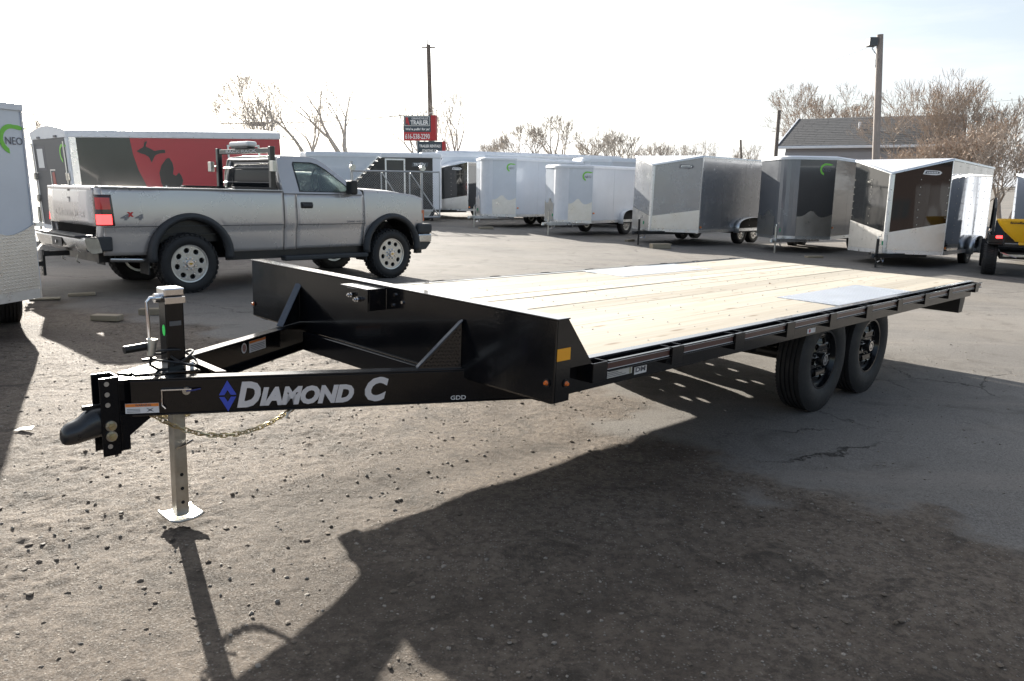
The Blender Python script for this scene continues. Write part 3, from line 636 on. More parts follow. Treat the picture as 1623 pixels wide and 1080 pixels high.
# coupler
MB().box(-1.275,-1.268,YC-.052,YC+.052,.40,.72).box(-1.345,-1.2751,YC-.052,YC-.044,.39,.72).box(-1.345,-1.2751,YC+.044,YC+.052,.39,.72).build('coupler_channel', BLACK, ft, bevel=.002)
for i in range(7):
    if i in (3,4): continue
    z = .695-.044*i
    MB().cyl((-1.318,YC-.0535,z),(-1.318,YC-.0515,z),.010,12).build('bolt_hole', mat('worn bright hole rim', (.5,.48,.45), .4, .8), ft)
MB().prism([(-1.268,.556),(-1.268,.40),(-1.235,.40),(-1.235,.46),(-1.10,.556)], 'y', YC-.045, YC-.037).prism([(-1.268,.556),(-1.268,.40),(-1.235,.40),(-1.235,.46),(-1.10,.556)], 'y', YC+.037, YC+.045).box(-1.268,-1.19,YC-.0365,YC+.0365,.5,.699).build('coupler_gusset', BLACK, ft, bevel=.002)
sec = []                                                # coupler body as stacked sections
for x, hw, zb, zt in ((-1.268,.042,.452,.580),(-1.29,.046,.452,.590),(-1.34,.050,.455,.596),(-1.38,.053,.452,.596),(-1.405,.054,.450,.585),(-1.43,.054,.448,.560),(-1.455,.053,.446,.552),(-1.48,.048,.446,.546),(-1.50,.036,.450,.530),(-1.508,.020,.465,.512)):
    x = -1.268+(x+1.268)*.90; k = 12; sec.append([(x, YC+hw*math.cos(2*PI*j/k)*(1 if abs(math.cos(2*PI*j/k)) < .9 else .97), (zb+zt)/2+(zt-zb)/2*max(-.8, math.sin(2*PI*j/k))) for j in range(k)])
vs = [p for s_ in sec for p in s_]; fs = [(i*12+j, i*12+(j+1) % 12, (i+1)*12+(j+1) % 12, (i+1)*12+j) for i in range(len(sec)-1) for j in range(12)]+[tuple(range(12)), tuple(range(len(sec)*12-12, len(sec)*12))]
o = MB().add(vs, fs).build('coupler', mat('dusty cast coupler', (.022,.023,.025), .28, .2, n_amt=.2, n_scale=12, coat=.3, dirt=.5, dirt_col=(.10,.085,.07)), ft, smooth=60); q = o.modifiers.new('s', 'SUBSURF'); q.levels = q.render_levels = 1
MB().box(-1.40,-1.30,YC-.008,YC+.008,.586,.604).build('coupler_latch', BLACK_R, ft, bevel=.003)
for z in (.519,.475):
    MB().cyl((-1.312,YC-.053,z),(-1.312,YC-.060,z),.022,20).build('washer', GALV, ft, smooth=True)
    MB().cyl((-1.312,YC-.060,z),(-1.312,YC-.076,z),.016,6).cyl((-1.312,YC-.076,z),(-1.312,YC-.082,z),.009,10).build('bolt', ZINCY, ft)
# jack
JX = -1.025; js = .039
MB().box(JX-js, JX+js, YC-js, YC+js, .53, 1.03).build('jack_tube', BLACK, ft, bevel=.006, seg=2)
MB().box(JX-js-.004, JX+js+.004, YC-js-.004, YC+js+.004, 1.031, 1.066).build('jack_cap', CHROME, ft, bevel=.006, seg=2)
MB().box(JX-js-.002, JX+js+.006, YC-js-.006, YC-js-.001, 1.000, 1.028).build('cap_strap', CHROME, ft, bevel=.001)
MB().prism([(JX-.028+.0*0, .47)]*0 or [(JX-.028,YC-.028),(JX+.028,YC-.028),(JX+.028,YC+.028),(JX-.028,YC+.028)], 'z', .035, .529).build('drop_leg', GALV, ft, bevel=.004, seg=2)
for z in (.10,.165,.23): MB().cyl((JX, YC-.0295, z), (JX, YC-.0275, z), .008, 12).build('leg_hole', HOLE, ft)
mb = MB().grid(lambda u, v: (JX-.075+.15*u, YC-.075+.15*v, .026+.016*((2*u-1)**4+(2*v-1)**4*.3)), 8, 8); mb.build('foot_plate', GALV, ft, smooth=True, solid=.008)
MB().cyl((JX-js,YC,1.035-.012),(JX-js-.03,YC,1.023),.020,14).tube([(JX-js-.02,YC,1.023),(JX-js-.048,YC-.002,1.026),(JX-js-.062,YC-.004,1.010),(JX-js-.060,YC-.006,.84),(JX-js-.062,YC-.008,.825)], .0075, 10).build('crank_arm', CHROME, ft, smooth=True)
MB().cyl((JX-js-.050,YC-.006,.824),(JX-js-.165,YC-.012,.818),.0165,14).build('crank_grip', BLACK_R, ft, smooth=True)
fd = decal('green_sticker', circ(0,0,.024,20,rx=.015), (JX-js+.0005, YC-.012, .885), (0,-1,0), (0,0,1), GREEN, ft)
decal('jack_label', rect(.05,.02), (JX-.026, YC-js, .905), uX, uZ, mat('grey label', (.12,.12,.12), .5), ft)
MB().tube([(JX-.028,YC-.045,.36),(JX+.02,YC-.05,.375),(JX+.05,YC-.045,.385)], .005, 6).build('drop_pin', CHROME, ft)
# breakaway / pin bracket on the beam face
PP = Vector((-1.13, bpt(-1.13), .66)); nb = bn
MB().tube([PP+nb*.004, PP+nb*.012, PP+nb*.012+bd*.115], .0045, 6).tube([PP+nb*.012, PP+nb*.012-Vector((0,0,.065)), PP+nb*.012-Vector((0,0,.08))+bd*.012], .0035, 6).build('breakaway_pin', CHROME, ft)
Pq = PP+bd*.095-Vector((0,0,.008)); MB().cyl(Pq, Pq+nb*.012, .016, 14).build('breakaway_switch', GALV, ft)
MB().tube([Pq+nb*.012, Pq+nb*.02+bd*.03+Vector((0,0,.005)), Pq+nb*.01+bd*.055+Vector((0,0,.008))], .003, 6).build('breakaway_cable', mat('blue cable', (.03,.04,.2), .4), ft)
# lettering on the near tongue beam
def bo(x, z): return (x, bpt(x), z)
text('lettering', 'D', bo(-.873,.568), bd, uZ, .098, .114, SILVERP, ft, bold=.055, shear=.25)
text('lettering', 'IAMOND', bo(-.792,.571), bd, uZ, .400, .084, SILVERP, ft, bold=.06, shear=.25)
text('lettering', 'C', bo(-.398,.571), bd, uZ, .105, .112, SILVERP, ft, bold=.055, shear=.25)
text('model_lettering', 'GDD', bo(-.054,.562), bd, uZ, .072, .020, WHITEP, ft, bold=.012)
lo_ = bo(-.905,.622)
for poly in ([(-.034,.008),(-.034,.006),(0,.068),(.034,.008),(.034,.004),(.013,.004),(0,.026),(-.013,.004),(-.034,.004)], [(-.034,-.004),(-.013,-.004),(0,-.026),(.013,-.004),(.034,-.004),(0,-.068)]):
    decal('diamond_logo', poly, lo_, bd, uZ, BLUEP, ft)
decal('logo_centre', [(-.012,0),(0,-.020),(.012,0),(0,.020)], lo_, bd, uZ, mat('black vinyl', (.01,.01,.01), .4), ft)
ws = decal('warning_label', rect(.128,.042), bo(-1.255,.562), bd, uZ, WHITEP, ft)
decal('label_header', rect(.126,.013), Vector(bo(-1.254,.590))+bn*.001, bd, uZ, ORANGEP, ws); text('label_word', 'WARNING', Vector(bo(-1.222,.592))+bn*.002, bd, uZ, .060, .009, DARKP, ws, bold=.02)
[decal('label_lines', rect(.05,.0022), Vector(bo(-1.250,.567+k_*.006))+bn*.001, bd, uZ, GREYP, ws) for k_ in range(3)]; decal('label_mark', [(0,0),(.014,.006),(.028,0),(.018,.009),(.028,.018),(.014,.012),(0,.018),(.010,.009)], Vector(bo(-1.185,.566))+bn*.001, bd, uZ, DARKP, ws)
# stickers on the inner face of the far beam
fd_ = Vector((.879,.477,0)); fn = fd_.cross(Vector((0,0,1)))
def fo(x, z): 
    return Vector((x, WD-bpt(x), z)) + fn*.0065
w2 = decal('warning_label', rect(.15,.062), fo(-.43,.613), fd_, uZ, WHITEP, ft, off=.0015); decal('label_header', rect(.148,.012), fo(-.429,.662)+fn*.001, fd_, uZ, ORANGEP, w2, off=.002)
[decal('label_lines', rect(.13,.003), fo(-.422,.620+k_*.009)+fn*.001, fd_, uZ, GREYP, w2, off=.002) for k_ in range(4)]
w3 = decal('round_sticker', circ(0,0,.028,20,rx=.022), fo(-.47,.647), fd_, uZ, WHITEP, ft, off=.0015); decal('sticker_ring', circ(0,0,.020,20,rx=.015), fo(-.47,.647)+fn*.001, fd_, uZ, mat('multi print', (.35,.2,.18), .5, n_amt=.5, n_scale=70), w3, off=.002)
# wiring coil and plug
coil = MB(); CBL = mat('black cable', (.012,.012,.013), .4)
for k, (r_, tx, tz, cx_, cy_) in enumerate(((.070,.35,.0,-1.02,YC+.0),(.058,-.25,.025,-.995,YC-.02),(.064,.1,.05,-1.05,YC+.01),(.06,.6,.012,-1.00,YC+.01))):
    pts = [(cx_+r_*math.cos(t), cy_+r_*1.0*math.sin(t), .735+tz+r_*.55*math.sin(t+tx*3)*(1 if k % 2 else -.6)) for t in np.linspace(0, 2*PI, 28, endpoint=False)]
    coil.tube(pts, .0052, 8, closed=True)
coil.tube([(-1.05,YC-.03,.715),(-1.10,YC-.02,.72),(-1.135,YC-.03,.745),(-1.13,YC-.03,.785)], .006, 8).build('wiring_coil', CBL, ft, smooth=True)
MB().cyl((-1.13,YC-.03,.785),(-1.122,YC-.03,.845),.016,14,.019).cyl((-1.122,YC-.03,.846),(-1.121,YC-.03,.856),.021,14).build('wiring_plug', GALV, ft, smooth=True)
MB().box(-1.165,-1.11,YC-.036,YC-.022,.765,.775).build('plug_tab', BLACK_R, ft)
MB().box(-.985,-.968,YC-.072,YC-.070,.708,.745).build('cable_tag', WHITEP, ft)
# safety chains: real links
def chain(pts, name, parent, link=.030, wire=.0035, hw=.0095):
    pts = [Vector(p) for p in pts]; Ls = [0]
    for a, b_ in zip(pts, pts[1:]): Ls.append(Ls[-1]+(b_-a).length)
    def at(s_):
        for i in range(len(pts)-1):
            if s_ <= Ls[i+1] or i == len(pts)-2:
                t = (s_-Ls[i])/(Ls[i+1]-Ls[i]); return pts[i].lerp(pts[i+1], t), (pts[i+1]-pts[i]).normalized()
    s_ = link/2; k = 0; mb = MB()
    while s_ < Ls[-1]:
        P, d = at(s_); side = d.cross(Vector((0,0,1))); side = side.normalized() if side.length > .01 else Vector((1,0,0)); up = side.cross(d)
        a = R(45 if k % 2 else -45)+random.uniform(-.2,.2); e = side*math.cos(a)+up*math.sin(a); ring = []
        for t in np.linspace(0, 2*PI, 12, endpoint=False):
            c_ = math.cos(t); ring.append(P+d*(math.copysign(min(abs(c_)*1.2,1),c_)*link*.62)+e*math.sin(t)*hw)
        mb.tube(ring, wire, 6, closed=True); s_ += link*.86; k += 1
    return mb.build(name, ZINCY, parent, smooth=True)
def droop(a, b_, sag, k=16): return [Vector(a).lerp(Vector(b_), i/k)-Vector((0,0,4*sag*(i/k)*(1-i/k))) for i in range(k+1)]
a = Vector((-1.16, YC-.05, .548)); c_ = Vector((-.655, bpt(-.655)+.03, .55))
chain(droop(a, c_, .115, 18), 'safety_chain', ft)
chain(droop(a+Vector((.02,.1,0)), Vector((-.655, WD-bpt(-.655)-.03, .55)), .12, 18), 'safety_chain', ft)
MB().tube([c_+Vector((.012,0,.012)), c_+Vector((-.01,0,-.006)), c_+Vector((-.03,0,-.022)), c_+Vector((-.035,0,-.04)), c_+Vector((-.02,0,-.045))], [.008,.007,.006,.006,.004], 8).build('chain_hook', GALV, ft, smooth=True)
# a dry leaf on the deck
lf = MB().add([(-.03,0,.002),(0,-.014,.01),(.03,0,.003),(0,.014,.012),(.0,0,.004)], [(0,1,4),(1,2,4),(2,3,4),(3,0,4)]).build('dry_leaf', mat('dry leaf', (.25,.13,.05), .8), None)
lf.matrix_world = Matrix.Translation(FT((3.88,1.03,DZ+.003))) @ Rz(1).to_4x4(); tag(lf, 'small curled brown leaf lying on the pale deck boards', 'leaf')

# ================================================================ ENCLOSED TRAILERS
def swoosh(org, u, v, s_, parent, word=True, wm=None):
    """lime brush-stroke crescent with the maker's word"""
    out, inn = [], []
    for t in np.linspace(R(75), R(255), 16): out.append((-.0+math.cos(t)*.5*s_, .02*s_+math.sin(t)*.5*s_))
    tip = [(.62*s_, .40*s_), (.30*s_, .50*s_)]
    for t in np.linspace(R(240), R(82), 14): inn.append((.06*s_+math.cos(t)*.40*s_, .02*s_+math.sin(t)*.36*s_))
    decal('logo_swoosh', tip+out+inn+[(.35*s_, .34*s_)], org, u, v, GREENL, parent, off=.004)
    if word: text('lettering', 'NEO', Vector(org)+Vector(u)*(-.26*s_)+Vector(v)*(-.16*s_), u, v, .68*s_, .25*s_, wm or DARKP, parent, bold=.0, off=.006)
def enclosed(label, x0, y0, th, Wd=2.05, L=3.6, Nn=.7, H=2.45, z0=.42, drop=0, ro=0, pi=0, style='round', skin=None, nose_l=None, nose_r=None, trim=None, cap=.10, guard=None,
             wheels=1, wx=2.2, wr=.34, wstyle='alloy', fender='curve', tongue='silver', logo=None, marker=True, guard_w=1, side_tail=None, wy=-.0, group='enclosed cargo trailers parked in a row', cat='trailer', under=True, zz=None, corner=None, lpos=.76, lsize=.30, gmat=None):
    z_ = float(G(x0, y0)) if zz is None else zz
    rot = (Rz(th) @ Ry(-pi) @ Rx(ro)).to_euler()
    t = thing('enclosed_trailer', (x0, y0, z_), label=label, cat=cat, group=group, rot=rot)
    nose_l = nose_l or skin; nose_r = nose_r or skin; trim = trim or WHITEROOF
    # plan outline of the nose: near corner (0,0) -> tip -> far corner (0,W)
    if style == 'round':
        rr_ = .26; c0 = Vector((-Nn+rr_*.45, Wd/2-rr_)); c1 = Vector((-Nn+rr_*.45, Wd/2+rr_)); cen = Vector((-Nn+rr_*.95+.12, Wd/2)); tipc = []
        for q in np.linspace(0, 1, 7): 
            s_ = q*2-1; tipc.append((-Nn+.0+.12*s_*s_+rr_*.18*abs(s_)**3*0, Wd/2+rr_*s_*1.15))
        plan = [(0,0)]+tipc+[(0,Wd)]
    else: plan = [(0,0),(-Nn,Wd/2),(0,Wd)]
    def wall(a, b_, za, zb, zc=None, zd=None, thick=.012):
        a, b_ = Vector((*a,0)), Vector((*b_,0)); d = (b_-a).normalized(); nn = Vector((d.y,-d.x,0))
        zc = zb if zc is None else zc; lo_ = za if zd is None else zd
        return [(a.x,a.y,za),(b_.x,b_.y,lo_),(b_.x+nn.x*thick,b_.y+nn.y*thick,lo_),(a.x+nn.x*thick,a.y+nn.y*thick,za),(a.x,a.y,zb),(b_.x,b_.y,zc),(b_.x+nn.x*thick,b_.y+nn.y*thick,zc),(a.x+nn.x*thick,a.y+nn.y*thick,zb)]
    zt = H-cap
    nsp = max(2, int(L/1.2))
    for i in range(nsp):                                              # side sheets with seams
        a, b_ = L*i/nsp+.003, L*(i+1)/nsp-.003
        MB().box(a, b_, -.0, .010, z0+.07, zt+.01).build('side_panel', skin, t)
    MB().box(0, L, Wd-.01, Wd, z0+.07, zt+.01).build('far_side_panel', skin, t)
    MB().box(L-.01, L+.002, .012, Wd-.012, z0+.07, zt+.01).build('rear_door', skin, t)
    MB().box(L+.003, L+.01, .0, .05, z0+.02, zt).box(L+.003, L+.01, Wd-.05, Wd, z0+.02, zt).build('rear_post', trim, t)
    # nose panels
    n_ = len(plan); half = n_//2
    def ztop(i):                                                      # top height along plan
        x = plan[i][0]; return zt - drop*(-x/Nn)
    mbn, mbf = MB(), MB(); ctr = MB()
    for i in range(n_-1):
        a, b_ = plan[i], plan[i+1]; p = wall(a, b_, z0+.07, ztop(i)+.01, ztop(i+1)+.01, thick=.01)
        (mbn if i == 0 else (mbf if i == n_-2 else ctr)).hexa(p)
    mbn.build('nose_panel', nose_r, t); mbf.build('nose_panel', nose_l, t)
    if ctr.v: ctr.build('nose_corner', corner or (trim if style == 'round' else skin), t, smooth=60)
    # roof cap: overhanging moulding plus roof sheet
    mb = MB()
    k = .022; pl2 = [(-0.0,-k)]+[(p[0]-k*1.6, p[1]) for p in plan[1:-1]]+[(0,Wd+k),(L+k,Wd+k),(L+k,-k)]
    tops = [H]+[H-drop*(-p[0]/Nn) for p in plan[1:-1]]+[H,H,H]; m_ = len(pl2)
    inset = .05 if cap > .07 else .012
    cxm = L/2; cym = Wd/2
    ins = []
    for (x, y) in pl2: ins.append((x+(inset if x < cxm else -inset), y+(inset if y < cym-.05 else (-inset if y > cym+.05 else 0))))
    V = [(x,y,tp_-cap) for (x,y), tp_ in zip(pl2, tops)]+[(x,y,tp_-cap*.35) for (x,y), tp_ in zip(pl2, tops)]+[(x,y,tp_) for (x,y), tp_ in zip(ins, tops)]
    fs = []
    for r_ in range(2): fs += [(r_*m_+i, r_*m_+(i+1) % m_, (r_+1)*m_+(i+1) % m_, (r_+1)*m_+i) for i in range(m_)]
    mb.add(V, fs).build('roof_cap', trim, t, smooth=50)
    # roof sheet: level box part and the nose part
    nn_ = len(plan)
    rf = MB(); top_n = [V[2*m_+i] for i in range(nn_)]
    a0, a1 = top_n[0], top_n[-1]
    rf.add([a0, a1, V[2*m_+nn_], V[2*m_+nn_+1]], [(0,1,2,3)])
    rf.add(top_n, [tuple(range(nn_))]) if drop == 0 or nn_ > 3 else rf.add(top_n, [(0,1,2)])
    rf.build('roof_sheet', WHITEROOF, t)
    # bottom rail
    rail = MB().box(0, L, -.012, -.001, z0-.02, z0+.069).box(0, L, Wd+.001, Wd+.012, z0-.02, z0+.069)
    for i in range(n_-1): rail.hexa(wall(plan[i], plan[i+1], z0-.02, z0+.069, thick=.018))
    rail.build('bottom_rail', TRIM, t)
    MB().box(0, L-.02, .02, Wd-.02, z0-.015, z0+.06).build('floor', BLACK_R, t)
    mb = MB().box(-.012, .03, -.012, -.001, z0+.07, zt-.0).build('corner_trim', trim if style == 'sharp' else skin, t)
    if style == 'sharp': MB().prism([(-Nn-.014,Wd/2-.03),(-Nn+.03,Wd/2-.06),(-Nn+.03,Wd/2+.06),(-Nn-.014,Wd/2+.03)], 'z', z0, zt-drop).build('nose_trim', skin if guard == 'poly' else trim, t)
    # stone guards
    def on_nose(near, s0, s1): 
        a = Vector(plan[0] if near else plan[-1]); e = Vector(plan[1] if near else plan[-2]); return a.lerp(e, s0), a.lerp(e, s1)
    a = Vector((*plan[0],0)); e = Vector((*plan[1],0)); Ln = (a-e).length; un = (a-e).normalized()
    a2 = Vector((*plan[-1],0)); e2 = Vector((*plan[-2],0)); uf = (e2-a2).normalized()
    up = Vector((0,0,1))
    if guard == 'wave':
        def wv_(s_): return .52+.16*math.exp(-((s_-.40)/.16)**2) + (.08*(s_-.4)/.6 if s_ > .4 else 0) - .03*math.sin(max(0,(s_-.45))*5.5)*2.0
        poly = [(0,.0),(Ln,.0)]+[(Ln*s_, wv_(s_)) for s_ in np.linspace(1,0,14)]
        decal('stone_guard', poly, e+up*(z0+.072), un, up, gmat or TREAD_BR, t, off=.011, th=.003)
        poly2 = [(Ln-p[0], p[1]) for p in poly][::-1]
        decal('stone_guard', poly2, a2+up*(z0+.072), uf, up, TREAD_BR2, t, off=.011, th=.003)
    elif guard == 'slant':
        decal('stone_guard', [(0,0),(Ln,0),(Ln,.56*guard_w),(0,.34*guard_w)], e+up*(z0+.072), un, up, TREAD_BR, t, off=.011, th=.003)
        decal('stone_guard', [(0,0),(Ln,0),(Ln,.34*guard_w),(0,.56*guard_w)], a2+up*(z0+.072), uf, up, TREAD_BR2, t, off=.011, th=.003)
    if logo == 'neo': swoosh(e+un*(Ln*lpos)+up*(zt-.26), un, up, lsize, t)
    elif logo == 'neo_dark': swoosh(e+un*(Ln*.72)+up*(zt-.26), un, up, .32, t, wm=mat('soft grey print', (.18,.19,.2), .5))
    elif logo in ('oval_dark', 'oval_light'):
        c1, c2 = (DARKP, TRIM) if logo == 'oval_dark' else (WHITEP, DARKP)
        s_ = e+un*(Ln*.70)+up*(zt-drop*.25-.20)
        decal('logo_badge', [(-.20,.06),(-.12,.06),(.02,.055),(.12,.045),(.17,.01),(.14,-.035),(.05,-.05),(-.05,-.048),(-.24,-.03)], s_, un, up, c1, t, off=.012)
        decal('logo_stripe', [(-.17,.045),(.05,.04),(.12,.02),(.11,-.015),(-.2,-.02)], s_, un, up, c2, t, off=.0135)
        for k_ in range(7): decal('logo_stroke', rect(.022,.034), s_-un*(.15-k_*.034)-up*.008, un, up, c1, t, off=.0145)
    if style == 'sharp' and drop:
        rv = MB()
        for (o_, u_, L_, h_) in ((e, un, Ln, zt-drop), (a2, uf, Ln, zt-drop)):
            nn2 = u_.cross(up)
            for s2 in (.03, .5, .97):
                for z2 in np.arange(z0+.15, zt-drop-.03, .17): q2 = o_+u_*(L_*s2)+up*z2+nn2*.010; rv.cyl(q2, q2+nn2*.006, .011, 5)
        for x2 in np.linspace(.03, L-.05, max(3, int(L/.6))):
            for z2 in np.arange(z0+.15, zt-.03, .17): rv.cyl((x2,0,z2),(x2,-.006,z2),.011,5)
        tag(rv.build('rivets', GALV, t), kind='stuff')
    if marker: decal('marker_lamp', rect(.07,.045), (.05,-.0,z0+.28 if style == 'round' else z0+.12), (1,0,0), up, ORANGEP, t, off=.013, th=.02)
    # frame, tongue, jack
    TM = {'silver': TRIM, 'black': BLACK_R}[tongue]; yc = Wd/2; fx = -Nn-.62; tz = z0-.09
    for sg in (-1, 1):
        MB().hexa([(fx,yc+sg*.03,tz),(.3,yc+sg*.62,tz),(.3,yc+sg*.66,tz),(fx,yc+sg*.07,tz),(fx,yc+sg*.03,tz+.09),(.3,yc+sg*.62,tz+.09),(.3,yc+sg*.66,tz+.09),(fx,yc+sg*.07,tz+.09)]).build('tongue_beam', TM, t)
    MB().prism([(fx-.02,yc-.06),(fx+.30,yc-.16),(fx+.30,yc+.16),(fx-.02,yc+.06)], 'z', tz+.091, tz+.098).build('tongue_plate', TM, t)
    MB().cyl((fx-.01,yc,tz+.04),(fx-.16,yc,tz+.05),.045,12,.05).cyl((fx-.16,yc,tz+.01),(fx-.16,yc,tz+.09),.05,12,.035).build('coupler', GALV if tongue == 'silver' else BLACK_R, t, smooth=True)
    JM = GALV if tongue == 'silver' else BLACK_R
    MB().cyl((fx+.12,yc,.02),(fx+.12,yc,tz),.024,12).cyl((fx+.12,yc,tz),(fx+.12,yc,tz+.42),.033,12).box(fx+.05,fx+.19,yc-.07,yc+.07,.006,.02).build('jack', JM, t, smooth=True)
    MB().tube([(fx+.12,yc,tz+.42),(fx+.12,yc,tz+.47),(fx+.22,yc-.03,tz+.47),(fx+.22,yc-.03,tz+.53)], .010, 6).build('jack_handle', CHROME, t)
    if tongue == 'black' or logo:
        MB().tube([(fx+.15,yc-.05,tz+.09),(fx+.2,yc-.10,tz-.07),(fx+.27,yc-.1,tz-.11),(fx+.34,yc-.08,tz+.02)], .010, 6).tube([(fx+.12,yc+.05,tz+.06),(fx+.18,yc+.02,tz-.12),(fx+.30,yc-.02,tz-.09)], .009, 6).build('hanging_chain', CHROME, t)
    decal('tie_tag', rect(.035,.09), (fx+.22, yc-.05, tz+.28), un, up, mat('green tag', (.03,.35,.16), .5), t)
    # wheels
    for i in range(wheels):
        x = wx+i*(wr*2+.12)
        make_wheel(t, (x, wy+.13, wr), wr, .21, wr*.56, wstyle, -1); make_wheel(t, (x, Wd-wy-.13, wr), wr, .21, wr*.56, 'plain', 1)
        MB().cyl((x,wy+.1,wr),(x,Wd-wy-.1,wr),.035,8).build('axle', BLACK_R, t)
    if fender == 'curve':
        a_, b_ = wx-wr-.22, wx+(wheels-1)*(wr*2+.12)+wr+.22; h_ = z0+.40
        def fcurve(u):                                                # half ellipse-like profile
            w_ = (b_-a_)/2; x = (a_+b_)/2-w_*math.cos(u*PI)*1.0; return x, z0-.06+(h_-z0+.06)*min(1, math.sin(u*PI)**.42)
        mb = MB().grid(lambda u, v: (fcurve(u)[0], -.18+.18*v, fcurve(u)[1]), 24, 2)
        mb.build('fender', TRIM if skin.name != 'white trailer skin' else WHITEROOF, t, smooth=60, solid=.01)
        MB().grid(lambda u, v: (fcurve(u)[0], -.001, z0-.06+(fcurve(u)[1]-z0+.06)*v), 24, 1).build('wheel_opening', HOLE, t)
    return t

WH = panel_mat('white trailer skin', (.62,.66,.72), .22, .0, .12, 1.2, coat=.5)
SIL = panel_mat('silver grey trailer skin', (.36,.37,.39), .24, .55, .22, 1.0, coat=.3)
CHAR = panel_mat('charcoal trailer skin', (.105,.105,.108), .20, .35, .10, 1.0, coat=.5)
BLK = panel_mat('mirror black trailer skin', (.008,.009,.010), .035, .0, .55, 1.1, coat=1.0)
PEW = panel_mat('pewter trailer skin', (.20,.21,.23), .22, .4, .12, 1.0, coat=.4)
BLUW = panel_mat('pale blue white skin', (.50,.55,.64), .3, 0, .12, 1.0, coat=.3)
DKB = panel_mat('dull black trailer skin', (.018,.018,.02), .18, 0, .2, 1.0, coat=.4)
TA = enclosed('longer white enclosed trailer with lime swoosh logo, its nose just left of the shorter one', .082, 28.6, .844, 2.0, 7.4, .62, 2.50, .42, 0, 0, -.012, skin=WH, guard='wave', logo='neo', wx=3.0, fender=None, wheels=2)
TB = enclosed('shorter white enclosed trailer with lime swoosh logo beside the silver grey one, its wheel showing', 2.49, 25.25, .86, 1.9, 3.7, .5, 2.25, .44, 0, .005, -.008, skin=WH, guard='wave', logo='neo', wx=2.15, fender='curve', wheels=1)
TC = enclosed('silver grey v-nose trailer with slanted polished guard and tandem wheels', 5.25, 22.4, .79, 2.3, 3.7, .75, 2.54, .41, .26, .012, -.014, style='sharp', skin=SIL, guard='slant', cap=.05, logo='oval_dark', wheels=2, wx=2.55, tongue='black', trim=TRIM)
TD = enclosed('charcoal enclosed trailer with wavy stone guard and lime swoosh, beside the mirror black one', 8.68, 21.55, .89, 2.06, 3.8, .78, 2.62, .41, 0, -.008, -.017, skin=CHAR, guard='wave', logo='neo_dark', wheels=2, wx=2.6, fender=None, trim=WHITEROOF, nose_l=PEW, corner=PEW)
TE = enclosed('mirror black v-nose trailer with polished slanted stone guard and chain on its tongue', 9.89, 18.05, .838, 2.12, 4.2, .72, 2.50, .335, .33, -.006, -.028, style='sharp', skin=BLK, guard='slant', cap=.05, logo='oval_light', wheels=1, wx=2.7, tongue='black', trim=TRIM, guard_w=1.15)
p = wg(1640, 412, .4)
TF = enclosed('pale blue white v-nose trailer cut off by the right edge behind the yellow spreader', 14.6, 19.3, .84, 2.1, 4.0, 1.0, 2.35, .4, .3, style='sharp', skin=BLUW, guard=None, cap=.05, logo='oval_dark', wheels=1, tongue='black', trim=TRIM)
p = wg(741, 334, .4)
TI = enclosed('smaller looking black v-nose trailer with white badge, just right of the chain link gate', p.x, p.y, .80, 2.1, 4.5, .9, 2.45, .4, .3, style='sharp', skin=BLK, guard='slant', cap=.05, logo='oval_light', wheels=1, wx=2.4, tongue='black', trim=TRIM, fender=None)
# long white trailers behind, mainly their roofs show
TJ = enclosed('long white enclosed trailer with pale roof running behind the two white swoosh trailers', -2.3, 35.4, .62, 2.2, 9.5, .6, 2.93, .5, 0, skin=WH, wheels=2, wx=5, fender=None, marker=False, wstyle='plain', cap=.16)
TK = enclosed('white enclosed trailer whose blue-white roof edge shows behind the shorter white one', 3.8, 31.2, .72, 2.1, 6.5, .5, 2.72, .45, 0, skin=WH, wheels=2, wx=3, fender=None, marker=False, wstyle='plain', cap=.16)
# left edge trailer
LT = enclosed('tall white enclosed trailer with lime logo and tread plate guard at the left edge', -4.44, 7.28, R(127), 2.1, 4.0, .72, 2.12, .36, 0, skin=WH, guard='wave', logo='neo', wheels=1, wx=.85, fender=None, marker=False, wy=.08, cap=.085, lpos=.87, lsize=.26, gmat=tread_mat('bright tread aluminium', (.70,.68,.65), .3, 1, .030, (1,2), .55))
# black trailer between the left edge one and the red one
p = wd(48, 217, 16.5)
enclosed('plain dark trailer glimpsed between the white left edge trailer and the red one', p.x+.75, 16.9, R(50), 2.1, .5, .02, p.z-float(G(p.x,16.9)), .4, 0, skin=BLK, wheels=0, fender=None, marker=False, cap=.06, style='sharp')

# ---------------- red and black graphic cargo trailer behind the pickup
REDV = panel_mat('red graphic wrap', (.42,.03,.05), .22, 0, .12, 1.2, coat=.5)
BKV = panel_mat('dark slate graphic wrap', (.040,.046,.050), .16, 0, .15, 1.2, coat=.6)
MAPC = mat('dark map graphic', (.032,.032,.034), .3, coat=.3)
P0 = wd(128, 372, 14.6); rz0 = float(G(P0.x, P0.y)); RH = wd(122, 206, 14.6).z-rz0; RL, RW = 4.3, 1.95
rt = thing('enclosed_trailer', (P0.x, P0.y, rz0), label='large cargo trailer in red and black wrap with dark map shapes, behind the pickup', cat='trailer', rot=(Rz(R(47)) @ Ry(-R(2.0))).to_euler())
MB().box(.03, RL, 0, .01, .55, RH-.13).build('side_panel', BKV, rt)
MB().box(.03, RL, RW-.01, RW, .4, RH-.13).build('far_side_panel', BKV, rt)
MB().box(.03, RL, .03, RW-.03, .36, .5).build('floor_frame', BLACK_R, rt)
MB().box(.03, RL, -.012, -.001, .36, .549).build('bottom_rail', TRIM, rt)
MB().box(-.0, RL+.02, -.02, .012, RH-.135, RH).box(0, RL+.02, RW-.012, RW+.02, RH-.135, RH).build('roof_edge_rail', WHITEROOF, rt, bevel=.03, seg=3)
mb = MB(); k = 8
